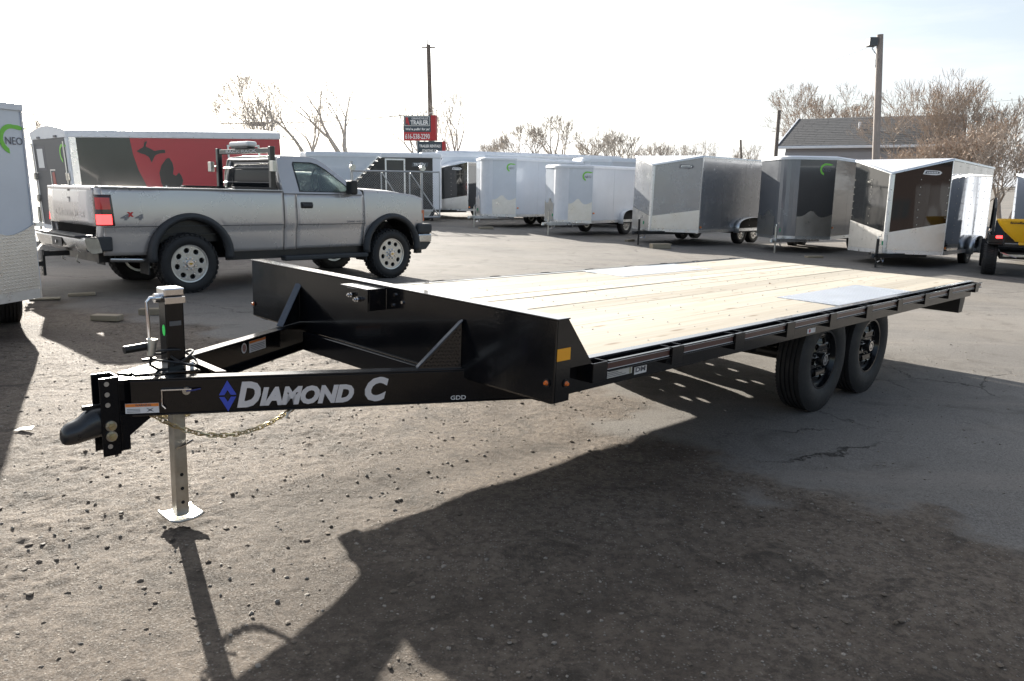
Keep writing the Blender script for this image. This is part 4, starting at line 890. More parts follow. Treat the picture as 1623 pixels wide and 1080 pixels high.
for i in range(k):
    ya, yb = RW*i/k, RW*(i+1)/k; zf = lambda y: RH-.005+.10*math.sin(PI*y/RW)
    mb.add([(0,ya,zf(ya)),(RL,ya,zf(ya)),(RL,yb,zf(yb)),(0,yb,zf(yb))], [(0,1,2,3)])
mb.build('roof_sheet', WHITEROOF, rt)
arch = [(0,RH-.13)]+[(RW*i/10, RH+.10*math.sin(PI*i/10)) for i in range(11)]+[(RW,RH-.13)]
MB().prism(arch, 'x', -.03, 0).build('rear_header', WHITEROOF, rt)
MB().box(-.02,.029,0,.10,.36,RH-.131).box(-.02,.029,RW-.10,RW,.36,RH-.131).box(-.02,.029,.101,RW-.101,.36,.46).build('rear_frame', WHITEROOF, rt, bevel=.01)
rd = MB().box(-.025,.0,.105,RW-.105,.465,RH-.135).build('rear_door', mat('slate blue door skin', (.05,.058,.072), .45), rt)
for y in (.09, RW-.09): MB().tube([(-.05,y,.5),(-.05,y,RH-.2)], .014, 8).build('cam_bar', GALV, rd, smooth=True)
for y in (.06, RW-.06):
    for z in (.9, RH-.9): MB().box(-.075,-.03,y-.05,y+.05,z,z+.14).build('cam_latch', GALV, rt, bevel=.01)
for y in (.5, RW-.5): MB().box(-.05,-.031,y-.07,y+.07,RH-.12,RH-.085).build('clearance_lamp', DARKP, rt)
du, dn = (0,-1,0), (0,0,1)
def rdo(s_, z): return (-.025, RW-.105-s_, z)                         # s from the far edge, reading left to right
fr = decal('notice_frame', rect(.52,.46), rdo(.10, RH-.72), du, dn, DARKP, rd); decal('notice_sheet', rect(.34,.36), rdo(.17, RH-.67), du, dn, WHITEP, rd, off=.004)
decal('logo_outline', [(0,0),(0,.02),(.02,.52),(.30,.52),(.30,.50),(.05,.50),(.03,0)], rdo(.78, RH-1.22), du, dn, TRIM, rd, off=.003)
decal('logo_flag', [(.12,.10),(.10,.46),(.24,.48),(.32,-.04),(.26,-.05),(.2,.2)], rdo(.78, RH-1.22), du, dn, mat('dull red print', (.35,.05,.04), .4), rd, off=.003)
text('lettering', 'GRANDVILLE', rdo(.50, RH-1.60), du, dn, 1.0, .16, WHITEP, rd, off=.003)
text('lettering', 'TRAILER', rdo(.50, RH-1.92), du, dn, 1.0, .28, WHITEP, rd, off=.003, bold=.03)
swoosh(rdo(1.62, RH-.42), du, dn, .34, rd, word=False)
so = lambda x, z: (x, 0, z)
su, sv = (1,0,0), (0,0,1)
zb_, zt_ = .55, RH-.137
decal('red_wrap', [(1.10,zt_),(1.13,zt_-.3),(1.20,zt_-.6),(1.32,zt_-.9),(1.60,zb_+.1),(1.66,zb_),(RL,zb_),(RL,zt_)], so(0,0), su, sv, REDV, rt, off=.001)
decal('map_graphic', [(1.200,zt_-0.244),(1.284,zt_-0.196),(1.340,zt_-0.164),(1.368,zt_-0.076),(1.424,zt_-0.052),(1.382,zt_-0.156),(1.466,zt_-0.196),(1.550,zt_-0.244),(1.606,zt_-0.228),(1.746,zt_-0.212),(1.760,zt_-0.276),(1.634,zt_-0.292),(1.550,zt_-0.324),(1.508,zt_-0.388),(1.466,zt_-0.468),(1.424,zt_-0.356),(1.354,zt_-0.308),(1.270,zt_-0.284)], so(0,0), su, sv, MAPC, rt, off=.003)
decal('map_graphic', [(1.760,zt_-0.388),(1.816,zt_-0.372),(1.872,zt_-0.468),(1.886,zt_-0.580),(1.858,zt_-0.692),(1.914,zt_-0.724),(1.984,zt_-0.660),(2.026,zt_-0.724),(2.054,zt_-0.820),(2.012,zt_-0.932),(1.942,zt_-1.012),(1.662,zt_-0.996),(1.606,zt_-0.860),(1.592,zt_-0.660),(1.648,zt_-0.516),(1.704,zt_-0.452)], so(0,0), su, sv, MAPC, rt, off=.003)
decal('map_dot', circ(1.70,zt_-.92,.018,10), so(0,0), su, sv, WHITEP, rt, off=.005)
wbx = decal('window_graphic', rect(.34,.26,.36,zt_-1.22), so(0,0), su, sv, TRIM, rt, off=.002); decal('window_graphic_fill', rect(.29,.21,.385,zt_-1.195), so(0,0), su, sv, mat('brown red print', (.16,.05,.04), .4), wbx, off=.004)
MB().box(.02,.14,-.016,-.001,.55,RH-.135).build('corner_trim', TRIM, rt)
MB().box(3.05,3.09,-.02,-.004,.6,zt_-.12).box(3.0901,3.75,-.02,-.004,zt_-.16,zt_-.12).box(3.7501,3.79,-.02,-.004,.6,zt_-.12).build('side_door_frame', TRIM, rt)
MB().box(3.0905,3.7495,-.012,-.004,.6,zt_-.1605).build('side_door', REDV, rt)
for x in np.arange(.25, RL, .42): MB().cyl((x,-.02,RH-.115),(x,-.026,RH-.115),.010,6).build('rivet', GALV, rt)
make_wheel(rt, (2.0,.14,.36), .36, .22, .2, 'plain', -1); make_wheel(rt, (2.8,.14,.36), .36, .22, .2, 'plain', -1); make_wheel(rt, (2.0,RW-.14,.36), .36, .22, .2, 'plain', 1); make_wheel(rt, (2.8,RW-.14,.36), .36, .22, .2, 'plain', 1)
MB().box(-.02,.0,.2,.9,.30,.355).box(-.02,0,1.3,1.5,.30,.355).build('rear_lamp', LENSR, rt)

# ================================================================ PICKUP
PAINT = mat('warm silver metallic paint', (.55,.525,.51), .26, .45, n_amt=.03, n_scale=1.2, coat=.6)
PLAST = mat('dark grey plastic', (.030,.033,.037), .55, 0, n_amt=.15, n_scale=6)
GLASS = mat('window glass', (.84,.96,.94), .02, 0, trans=.95, spec=.5)
CHR = mat('dulled chrome', (.60,.60,.60), .22, 1, n_amt=.15, n_scale=5, dirt=.25)
INTR = mat('cab interior', (.045,.05,.06), .8)
tk = thing('pickup_truck', (-4.212, 10.154, .160), .812, 'silver regular cab pickup with dark fender flares and a headache rack, parked behind the flatbed', 'pickup truck', rot=(Rz(.812) @ Ry(.0205)).to_euler())
TWd, WB, RR = 1.80, 3.28, .386
def body_y(z):                                                        # outward bulge of the flank
    return .035*(1-((z-.95)/.45)**2) - (.022*max(0, min(1, (.872-z)/.03)))
def arch_z(x, c, r_, zc, base):
    d = abs(x-c); return base if d >= r_ else max(base, zc+math.sqrt(max(0, r_*r_-d*d)))
def flank(name, x0, x1, zb, zt, nu=24, nv=14, far=False, m=PAINT, parent=tk, inset=0):
    def fn(u, v):
        x = x0+(x1-x0)*u; a, b_ = zb(x), zt(x); z = a+(b_-a)*v; y = .036-body_y(z)+inset
        return (x, TWd-y if far else y, z)
    return MB().grid(fn, nu, nv).build(name, m, parent, smooth=50, solid=.012)
AR = .47; ARf = .46
bz = lambda x: arch_z(x, .04, AR, .50, .515+.02*max(0, (-.5-x))) ; fz = lambda x: arch_z(x, WB+.02, ARf, .50, .515)
for far in (False, True):
    flank('bed_side', -1.02, 1.392, bz, lambda x: 1.335, 60, 16, far)
    flank('cab_side', 1.405, 1.598, lambda x: .515, lambda x: 1.31, 4, 16, far)
    dr_ = flank('door', 1.606, 2.765, lambda x: .525, lambda x: 1.30+.02*max(0,(x-2.4)), 20, 16, far)
    flank('fender', 2.775, 3.93, fz, lambda x: 1.375-.04*max(0,(x-2.775))-.12*max(0,(x-3.45))**1.6-.25*max(0,(x-3.75))**1.3, 44, 16, far)
    y_ = (lambda y: TWd-y) if far else (lambda y: y)
    lo, hi = sorted((y_(.0), y_(.09))); MB().box(-1.02,1.392,lo,hi,1.335,1.352).build('bed_rail_cap', mat('bright rail cap', (.5,.5,.5), .25, .7), tk, bevel=.006, seg=2)
    lo, hi = sorted((y_(.04), y_(.22))); MB().box(-.55,.62,lo,hi,.75,.765).build('inner_wheel_arch', BLACK_R, tk)
    # flares
    for c, r_ in ((.04, AR), (WB+.02, ARf)):
        mb = MB(); ka = 30
        def fl(u, v, c=c, r_=r_):
            t = R(-8)+R(196)*u; ri, ro = r_-.02, r_+.065+.04*abs(math.cos(t))**3; w_ = v
            rad = ri+(ro-ri)*w_; zc = .5; bulge = .055*(1-(2*w_-1)**2)+.008
            x = c-rad*math.cos(t); z = zc+rad*math.sin(t)
            return (x, y_(-bulge), z)
        mb.grid(fl, ka, 6).build('fender_flare', PLAST, tk, smooth=50, solid=.01)
    lo, hi = sorted((y_(.01), y_(.28))); MB().box(-.52,-.505,lo,hi,.27,.56).build('mud_flap', RUBBER, tk); MB().box(2.80,2.815,lo,hi,.30,.55).build('mud_flap', RUBBER, tk)
    lo, hi = sorted((y_(-.06), y_(.08))); MB().box(1.36,2.80,lo,hi,.36,.43).build('running_board', PLAST, tk, bevel=.02, seg=3)
    lo, hi = sorted((y_(.07), y_(.12))); MB().box(.55,2.80,lo,hi,.40,.56).build('rocker_frame', BLACK_R, tk)
# wells and chassis
MB().box(-1.0, 3.9, .30, TWd-.30, .42, .60).build('chassis', BLACK_R, tk)
MB().box(-1.0, 1.39, .10, TWd-.10, .66, .70).box(-1.0,1.39,.085,.10,.7,1.33).box(-1.0,1.39,TWd-.10,TWd-.085,.7,1.33).box(1.375,1.39,.1001,TWd-.1001,.7001,1.33).build('bed_liner', BLACK_R, tk)
for c in (.04, WB+.02):
    MB().grid(lambda u, v, c=c: (c-.46*math.cos(PI*u), .03+.42*v, .50+.46*math.sin(PI*u)), 20, 2).grid(lambda u, v, c=c: (c-.46*math.cos(PI*u), TWd-.03-.42*v, .50+.46*math.sin(PI*u)), 20, 2).build('wheel_well', BLACK_R, tk)
for c in (0, WB):
    make_wheel(tk, (c,.10,RR), RR, .27, .235, 'offroad', -1); make_wheel(tk, (c,TWd-.10,RR), RR, .27, .235, 'offroad', 1)
    MB().cyl((c,.2,RR),(c,TWd-.2,RR),.05,10).cyl((c,.9,RR),(c,1.1,RR),.14,14).build('axle', BLACK_R, tk)
# tailgate and rear
MB().grid(lambda u, v: (-1.075+.018*math.cos(v*PI*2)*0-.012*math.sin(v*PI), .10+(TWd-.20)*u, .88+.46*v), 8, 8).build('tailgate', PAINT, tk, smooth=True, solid=.03)
MB().box(-1.105,-1.045,.10,TWd-.10,1.305,1.345).build('tailgate_lip', PAINT, tk, bevel=.014, seg=3)
text('tailgate_lettering', 'CHEVROLET', (-1.103, TWd-.35, .97), (0,-1,0), uZ, TWd-.70, .09, PAINT, tk, bold=.02, off=.0, depth=.004)
MB().box(-1.10,-1.07,.84,.96,1.13,1.22).build('tailgate_handle', BLACK_R, tk, bevel=.008); MB().box(-1.112,-1.095,.865,.935,1.15,1.20).build('handle_flap', CHR, tk)
MB().box(-1.10,-1.08,.87,.93,1.285,1.31).build('tailgate_lock', BLACK_R, tk)
for far in (0, 1):
    y_ = (lambda y: TWd-y) if far else (lambda y: y)
    def rc(u, v): 
        t = u*PI/2; z = .60+.735*v; return (-1.02-.055*math.sin(t), y_(.036-body_y(z)+.07*(1-math.cos(t))), z)
    MB().grid(rc, 8, 8).build('rear_corner', PAINT, tk, smooth=True, solid=.008)
    def tl(u, v, e=.006):
        t = u; z = .885+.37*v; w_ = (1-.18*v)
        if t < .55: return (-1.02+.13*w_*(1-t/.55)+0, y_(.036-body_y(z)-e), z)
        a = (t-.55)/.45*PI/2; return (-1.02-(.055+e)*math.sin(a), y_(.036-body_y(z)-e+.075*(1-math.cos(a))), z)
    tlm = MB().grid(tl, 14, 10).build('tail_light', mat('dark tinted lens', (.03,.01,.012), .1, coat=.6), tk, smooth=True, solid=.006)
    for z0_, z1_ in ((.90,1.02),(1.08,1.22)):
        MB().grid(lambda u, v: tl(.12+.8*u, ((z0_-.885)+(z1_-z0_)*v)/.37, .011), 12, 4).build('lamp_segment', LAMPR if z0_ < 1 else LENSR, tlm, smooth=True)
# bumper
mb = MB()
secs = []
for i in range(13):
    u = i/12; y = -.02+(TWd+.04)*u; bow = .07*(1-(2*u-1)**6); secs.append([(-1.10-bow, y, .74),(-1.24-bow*.3, y, .745),(-1.25-bow*.3, y, .72),(-1.22-bow*.3, y, .60),(-1.17-bow*.2,y,.555),(-1.06,y,.57)])
vs = [p_ for s_ in secs for p_ in s_]; mb.add(vs, [(i*6+j, i*6+(j+1) % 6, (i+1)*6+(j+1) % 6, (i+1)*6+j) for i in range(12) for j in range(6)]+[tuple(range(6)), tuple(range(72,78))]).build('rear_bumper', CHR, tk, smooth=35)
MB().box(-1.30,-1.09,.15,TWd-.15,.746,.768).build('bumper_step', PLAST, tk, bevel=.006)
for y in (-.015, TWd-.035): MB().box(-1.23,-.93,y,y+.05,.58,.755).build('bumper_end', PLAST, tk, bevel=.02, seg=2)
MB().box(-1.275,-1.262,.72,1.08,.61,.72).build('plate_recess', BLACK_R, tk); MB().cyl((-1.28,.9,.66),(-1.29,.9,.66),.02,10).build('plate_lamp', CHR, tk)
MB().box(-1.45,-1.15,.86,.94,.48,.54).build('receiver_bar', BLACK_R, tk); bm_ = MB().box(-1.46,-1.43,.865,.935,.24,.56)
bm_.box(-1.455,-1.39,.83,.97,.50,.55).build('ball_mount_shank', BLACK_R, tk)
for z in (.28,.33,.38,.43): MB().cyl((-1.461,.9,z),(-1.4625,.9,z),.01,10).build('shank_hole', GALV, tk)
MB().box(-1.60,-1.461,.86,.94,.36,.42).cyl((-1.57,.9,.42),(-1.57,.9,.45),.02,10).build('ball_mount', BLACK_R, tk)
for z in (.475,.315): MB().lathe([(0.001,-.03),(.015,-.028),(.027,-.012),(.027,.012),(.015,.028),(.001,.03)], (-1.57,.9,z), 16).build('hitch_ball', CHROME, tk, smooth=60)
MB().tube([(-1.12,1.2,.50),(-1.14,1.2,.42),(-1.10,1.19,.40)], .008, 6).tube([(-1.12,.66,.50),(-1.14,.66,.42),(-1.10,.66,.40)], .008, 6).build('chain_loop', GALV, tk)
MB().cyl((-.35,.10,.44),(-.92,.16,.47),.035,14).build('exhaust_tip', CHR, tk, smooth=True)
# cab greenhouse
lean = .33
def cabY(z): return max(0, (z-1.31))*lean
def cabside(far):
    out = [(1.405,1.311),(1.385,1.60),(1.40,1.78),(1.46,1.825),(1.9,1.835),(2.02,1.815),(2.16,1.745),(2.36,1.60),(2.74,1.345),(2.74,1.311)]
    win = [(1.655,1.335),(1.62,1.72),(1.64,1.755),(1.93,1.758),(2.03,1.735),(2.16,1.665),(2.49,1.42),(2.52,1.335)]
    vs, fs = plate(out, [win], .012, .004)
    V = []
    for x, z, d in vs:
        y = cabY(z)+.006-d+.012; V.append((x, TWd-y if far else y, z))
    c_ = MB().add(V, fs).build('cab_pillar_frame', PAINT, tk, smooth=30)
    fr_ = [(x_*.955+2.08*.045, z*.94+1.535*.06) for x_, z in win]
    vs, fs = plate(win, [fr_], .02, 0); V = [(x, (TWd-(cabY(z)+.008)) if far else cabY(z)+.006, z) if False else (x, TWd-(cabY(z)+.013-d) if far else cabY(z)+.013-d, z) for x, z, d in vs]
    MB().add(V, fs).build('window_seal', BLACK_R, c_)
    vs, fs = plate(fr_, [], .004); V = [(x, TWd-(cabY(z)+.020-d) if far else cabY(z)+.020-d, z) for x, z, d in vs]
    MB().add(V, fs).build('side_window', GLASS, c_)
cabside(False); cabside(True)
def roof(u, v):
    x = 1.42+.62*u; yy = .185+(TWd-.37)*v; e = 1-(2*v-1)**6
    return (x, yy, 1.815+.035*e-.02*(2*u-1)**2-.012*(1-e))
MB().grid(roof, 10, 20).build('roof', PAINT, tk, smooth=True, solid=.01)
def wsh(u, v):
    z = 1.385+.415*v; x = 2.70-.645*v+.10*(1-(2*u-1)**2)*(1-v*.6); e = cabY(z)+.03; return (x, e+(TWd-2*e)*u, z)
MB().grid(wsh, 12, 8).build('windshield', GLASS, tk, smooth=True, solid=.005)
def rw(u, v):
    z = 1.31+.50*v; e = cabY(z)+.02; return (1.40-.02*math.sin(v*PI)+.02*v, e+(TWd-2*e)*u, z)
MB().grid(lambda u, v: rw(u, v*.10), 8, 1).grid(lambda u, v: rw(u, .90+v*.10), 8, 1).grid(lambda u, v: rw(u*.07, .10+.80*v), 2, 4).grid(lambda u, v: rw(.93+u*.07, .10+.80*v), 2, 4).build('cab_rear_panel', PAINT, tk, smooth=True, solid=.008)
MB().grid(lambda u, v: rw(.07+.86*u, .10+.80*v), 8, 4).build('rear_window', mat('tinted rear glass', (.02,.022,.025), .12, 0, spec=.15), tk, smooth=True, solid=.004)
MB().box(1.45,1.62,.15,TWd-.15,.75,1.42).build('seat_back', INTR, tk, bevel=.05, seg=3); MB().box(1.62,2.1,.15,TWd-.15,.75,.98).build('seat', INTR, tk, bevel=.04, seg=2)
for y in (.38, TWd-.38): MB().box(1.47,1.56,y-.12,y+.12,1.43,1.58).build('headrest', INTR, tk, bevel=.03, seg=2)
MB().box(2.40,2.72,.10,TWd-.10,1.0,1.33).build('dashboard', INTR, tk, bevel=.05, seg=3)
stw = MB().tube([(2.28+.05*math.sin(t)*.8, TWd-.45+.19*math.cos(t), 1.26+.17*math.sin(t)) for t in np.linspace(0, 2*PI, 24, endpoint=False)], .014, 8, closed=True).build('steering_wheel', INTR, tk, smooth=True)
MB().box(2.17,2.22,.85,.95,1.60,1.66).build('rear_view_mirror', BLACK_R, tk)
for far in (0, 1):
    y_ = (lambda y: TWd-y) if far else (lambda y: y)
    lo, hi = sorted((y_(-.20), y_(-.04))); MB().box(2.40,2.52,lo,hi,1.31,1.52).build('side_mirror', BLACK_R, tk, bevel=.03, seg=3)
    lo, hi = sorted((y_(-.05), y_(.03))); MB().box(2.45,2.55,lo,hi,1.32,1.37).build('mirror_arm', BLACK_R, tk)
    lo, hi = sorted((y_(-.016), y_(.02))); MB().box(1.66,1.86,lo,hi,1.10,1.19).build('handle_recess', BLACK_R, tk, bevel=.025, seg=3); lo, hi = sorted((y_(-.032), y_(-.018))); MB().box(1.68,1.85,lo,hi,1.125,1.165).build('door_handle', PLAST, tk, bevel=.01)
# hood and nose
def hood(u, v):
    x = 2.70+1.20*u; e = 1-(2*v-1)**8; z = 1.395-.05*u-.10*max(0,(u-.55))**1.5*2.2 + .03*(1-(2*v-1)**2)-.015*(1-e); return (x, .07+(TWd-.14)*v, z)
MB().grid(hood, 20, 16).build('hood', PAINT, tk, smooth=True, solid=.012)
def nose(u, v):
    z = .87+.42*(1-u); x = 3.89+.075*math.sin(min(1,u*1.6)*PI/2); yy = .03+(TWd-.06)*v; return (x-.14*abs(2*v-1)**8, yy, z)
MB().grid(nose, 8, 20).build('front_fascia', PAINT, tk, smooth=True, solid=.01)
for y in (.05, TWd-.32): MB().box(3.93,3.985,y,y+.27,.93,1.08).build('headlight', mat('headlamp glass', (.6,.6,.58), .1, .2), tk, bevel=.015)
for far in (0, 1):
    y_ = (lambda y: TWd-y) if far else (lambda y: y); lo, hi = sorted((y_(-.004), y_(.03))); MB().box(3.90,3.965,lo,hi,.90,1.08).build('corner_lamp', mat('side lamp lens', (.6,.2,.1), .2), tk, bevel=.006)
MB().box(3.985,4.0,.34,TWd-.34,.90,1.12).build('grille', BLACK_R, tk)
MB().box(3.80,4.11,-.05,TWd+.05,.70,.86).build('bumper_pad', PLAST, tk, bevel=.04, seg=3)
MB().box(3.82,4.10,-.045,TWd+.045,.555,.699).build('front_bumper', CHR, tk, bevel=.03, seg=3)
MB().prism([(3.78,.554),(4.09,.554),(3.98,.44),(3.82,.43)], 'y', -.03, TWd+.03).build('valance', PLAST, tk); MB().box(3.84,3.96,.06,.12,.37,.43).build('tow_hook', BLACK_R, tk)
# headache rack
HR = mat('black tube rack', (.012,.012,.014), .3, coat=.3)
for y in (.12, TWd-.12):
    MB().box(1.255,1.33,y-.035,y+.035,1.353,1.95).build('rack_post', HR, tk, bevel=.008)
    MB().box(.70,1.36,y-.045,y+.045,1.3535,1.385).build('rack_foot', HR, tk, bevel=.006)
MB().box(1.27,1.32,.155,TWd-.155,1.86,1.93).build('rack_header', HR, tk, bevel=.005)
text('rack_lettering', 'BACK RACK', (1.269, TWd-.40, 1.875), (0,-1,0), uZ, .9, .04, WHITEP, tk)
for z in (1.45, 1.66): MB().tube([(1.30,.155,z),(1.30,TWd-.155,z)], .006, 8).build('rack_bar', HR, tk, smooth=True)
MB().box(1.20,1.36,.62,1.18,1.955,2.03).build('beacon_light', mat('clear lamp cover', (.7,.7,.68), .15, coat=.6), tk, bevel=.03, seg=3); MB().box(1.22,1.34,.66,1.14,1.931,1.954).build('beacon_base', BLACK_R, tk)
for y in (-.02, TWd+.02): MB().box(1.20,1.26,y-.05,y+.05,1.60,1.75).tube([(1.28,y+(.1 if y < 0 else -.1),1.68),(1.24,y,1.68)], .012, 6).build('work_lamp', GALV, tk, bevel=.01)
# graphics
def tko(x, z): return (x, .036-body_y(z), z)
text('side_lettering', '4', tko(-.83,.95), uX, uZ,   .11, .075, GREYP, tk, bold=.05, shear=.2, off=.008); text('side_lettering', '4', tko(-.66,.95), uX, uZ,   .11, .075, GREYP, tk, bold=.05, shear=.2, off=.008)
text('side_lettering', 'x', tko(-.745,.99), uX, uZ, .08, .06, mat('red print', (.5,.03,.03), .5), tk, bold=.06, off=.008)
text('door_badge', '2500 HD', tko(2.44,.893), uX, uZ, .29, .028, DARKP, tk, bold=.02, off=.008)
MB().box(-1.02,1.39,-.006+.0,.001,.868,.876).box(1.61,2.76,-.006,.001,.868,.876).build('body_crease', PLAST, tk)

# ================================================================ ALUMINIUM TRAILER, GATE
p = wd(606, 330, 31.0); gz_ = float(G(p.x, 31)); e_ = wd(686, 330, 31.0)
H0 = wd(606, 243, 31).z-gz_; ex = e_.x-p.x
at = thing('enclosed_trailer', (p.x, 31.0, gz_), R(4), 'black sided aluminium trailer with white framed door and slanted silver nose behind the gate', 'trailer')
MB().prism([(-1.45,.42),(ex,.42),(ex,H0-.17),(0.0,H0-.17),(-1.45,.95)], 'y', 0, 2.1).build('body', mat('flat black side', (.02,.021,.022), .3, coat=.3), at)
for i in range(9):
    t0_, t1_ = i/9, (i+.86)/9
    MB().hexa([(-1.45+1.45*a-.06, y, .95+(H0-.17-.95)*a+.03) for a, y in ((t0_,-.25),(t1_,-.25),(t1_,2.2),(t0_,2.2))]+[(-1.45+1.45*a-.10, y, .95+(H0-.17-.95)*a+.07) for a, y in ((t0_,-.25),(t1_,-.25),(t1_,2.2),(t0_,2.2))]).build('nose_slat', TRIM, at)
MB().box(-1.5, ex, -.02, 2.12, .34, .415).build('bottom_rail', TRIM, at)
MB().box(0, ex+.35, -.03, 2.13, H0-.165, H0).build('roof_rail', WHITEROOF, at, bevel=.03, seg=2)
MB().box(ex+.001, ex+.30, -.02, 2.1, .42, H0-.17).build('corner_post', WHITEROOF, at)
dfr = MB().box(.14,.20,-.04,-.001,.5,H0-.20).box(.86,.92,-.04,-.001,.5,H0-.20).box(.2001,.8599,-.04,-.001,H0-.26,H0-.20).build('door_frame', TRIM, at)
MB().box(.21,.85,-.02,-.001,.5,H0-.27).build('side_door', mat('dark door', (.03,.035,.04), .25, coat=.4), at)
bd_ = decal('badge_plate', [(0,0),(.04,.17),(.66,.17),(.62,0)], (1.16,0,H0-.50), uX, uZ, mat('slate badge', (.07,.08,.09), .4), at, off=.01)
text('lettering', 'TRITON', (1.24,0,H0-.47), uX, uZ, .46, .11, WHITEP, bd_, bold=.03, shear=.2, off=.02)
for x in (.9, 1.7): make_wheel(at, (x,.14,.33), .33, .2, .19, 'plain', -1)
# long roofed trailer behind it, on the left
tagged = enclosed('long pale roofed enclosed trailer whose white roof runs above the pickup hood', -9.6, 37.0, R(6), 2.2, 5.4, .4, 2.70, .5, 0, skin=WH, wheels=2, wx=3, fender=None, marker=False, wstyle='plain', cap=.22)
tl2 = enclosed('white enclosed trailer with round vent behind the mirror black v-nose trailer', -3.35, 34.0, R(20), 2.0, 2.2, .4, 2.78, .5, 0, skin=WH, wheels=0, fender=None, marker=False, wstyle='plain', cap=.18)

GP = mat('galvanised gate pipe', (.42,.43,.44), .45, .7, n_amt=.1)
ga = wd(558, 340, 27.0); gb = wd(697, 340, 28.5); gg = thing('chain_link_gate', (ga.x, ga.y, float(G(ga.x, ga.y))), math.atan2(gb.y-ga.y, gb.x-ga.x), 'galvanised chain link gate with diagonal braces standing beyond the pickup hood', 'gate')
gl = math.hypot(gb.x-ga.x, gb.y-ga.y); gh = wd(630, 272, 27.7).z-float(G(ga.x, ga.y)); gb0 = .22
for z in (gh, gb0): MB().tube([(0,0,z),(gl,0,z)], .028, 8).build('gate_rail', GP, gg, smooth=True)
for u in (0, .33, .65, 1.0): MB().tube([(gl*u,0,gb0+.03),(gl*u,0,gh-.03)], .026, 8).build('gate_upright', GP, gg, smooth=True)
for a_, b_ in ((.34,.64),(.66,.99)): MB().tube([(gl*a_,0,gh-.05),(gl*b_,0,gb0+.05)], .022, 8).build('gate_brace', GP, gg, smooth=True)
for u in (.02, .80): 
    MB().tube([(gl*u,.09,0),(gl*u,.09,gh+.32)], .045, 10).build('gate_post', GP, gg, smooth=True)
    MB().cyl((gl*u,-.06,gh+.12),(gl*u,.06,gh+.12),.10,12).box(gl*u-.05,gl*u+.05,-.05,.05,gh+.02,gh+.18).build('gate_roller', GALV, gg)
mb = MB(); sp_ = .085; kz = gh-gb0; x = -kz
while x < gl:
    for sg in (1, -1):
        x0_, x1_ = x, x+kz; za, zb2 = (gb0, gh) if sg > 0 else (gh, gb0)
        ta, tb = max(0, (0-x0_)/kz), min(1, (gl-x0_)/kz)
        if tb > ta: mb.tube([(x0_+kz*ta,.012*sg,za+(zb2-za)*ta),(x0_+kz*tb,.012*sg,za+(zb2-za)*tb)], .0022, 3, caps=False)
    x += sp_
tag(mb.build('chain_link_mesh', GP, gg), kind='stuff')
# jack post with red cap in front of the gate end
p = wg(685, 350); jp = thing('trailer_jack', p, 0, 'black upright jack with a red lamp on top beside the gate end', 'jack')
MB().cyl((0,0,.02),(0,0,.60),.035,10).box(-.07,.07,-.07,.07,0,.02).build('post', BLACK_R, jp); MB().box(-.04,.04,-.06,.0,.60,.68).build('red_lamp', LAMPR, jp)
MB().box(-.25,1.0,.02,.12,.36,.44).build('tongue', BLACK_R, jp)

# ================================================================ SIGNS AND POLES
POLE = mat('weathered timber pole', (.17,.14,.12), .8, n_amt=.25, n_scale=5, bump=.2, b_scale=20)
SGR = mat('sign red cabinet', (.42,.025,.03), .4); SGD = mat('sign slate face', (.05,.07,.09), .4); SGRF = mat('sign red face', (.50,.04,.05), .4)
SY = 58.0; gzs = float(G(-8, SY))
def PXW(u, v, y=SY): return wd(u, v, y)
c0, c1 = PXW(640, 223), PXW(683, 182); sgw = (c1.x-c0.x)*1.02; rs = R(-9)
sgn = thing('pylon_sign', (c0.x, SY, gzs), rs, 'slate and red dealer pylon sign with telephone number and rental panel on two posts', 'sign')
zb_, zt_ = c0.z-gzs, c1.z-gzs-.08; slo = (zt_-zb_)
MB().box(0, sgw, 0, .50, zb_, zt_).build('main_cabinet', SGD, sgn)
MB().box(sgw+.001, sgw+.36, .0, .50, zb_, zt_+.02).build('cabinet_end', SGR, sgn)
decal('phone_band', rect(sgw, slo*.34), (0,0,zb_), uX, uZ, SGRF, sgn, off=.01)
text('phone_lettering', '616-538-2290', (.06*sgw,0,zb_+slo*.06), uX, uZ, sgw*.90, slo*.21, WHITEP, sgn, bold=.02, off=.03)
text('slogan_lettering', "We're pullin' for ya!", (.08*sgw,0,zb_+slo*.38), uX, uZ, sgw*.88, slo*.13, WHITEP, sgn, bold=.04, off=.03, shear=.2)
decal('logo_frame', rect(sgw*.92, slo*.38, sgw*.04, slo*.58), (0,0,zb_), uX, uZ, TRIM, sgn, off=.012); decal('logo_field', rect(sgw*.89, slo*.34, sgw*.055, slo*.60), (0,0,zb_), uX, uZ, SGD, sgn, off=.02)
text('dealer_lettering', 'GRANDVILLE', (.30*sgw,0,zb_+slo*.84), uX, uZ, sgw*.60, slo*.08, WHITEP, sgn, off=.03, bold=.02)
text('dealer_lettering', 'TRAILER', (.26*sgw,0,zb_+slo*.63), uX, uZ, sgw*.66, slo*.18, WHITEP, sgn, off=.03, bold=.04)
decal('logo_flag', [(0,0),(0,.30*slo),(.07*sgw,.30*slo),(.14*sgw,-.02*slo),(.08*sgw,-.02*slo),(.05*sgw,.1*slo)], (.09*sgw,0,zb_+slo*.63), uX, uZ, SGRF, sgn, off=.03)
l0, l1 = PXW(663, 252), PXW(702, 225); lw = (l1.x-l0.x); lx = l0.x-c0.x; lz0, lz1 = l0.z-gzs-.6, l1.z-gzs
MB().box(lx, lx+lw, .05, .40, lz0, lz1).build('rental_cabinet', SGD, sgn); MB().box(lx+lw+.001, lx+lw+.20, .05, .40, lz0, lz1).build('cabinet_end', SGR, sgn)
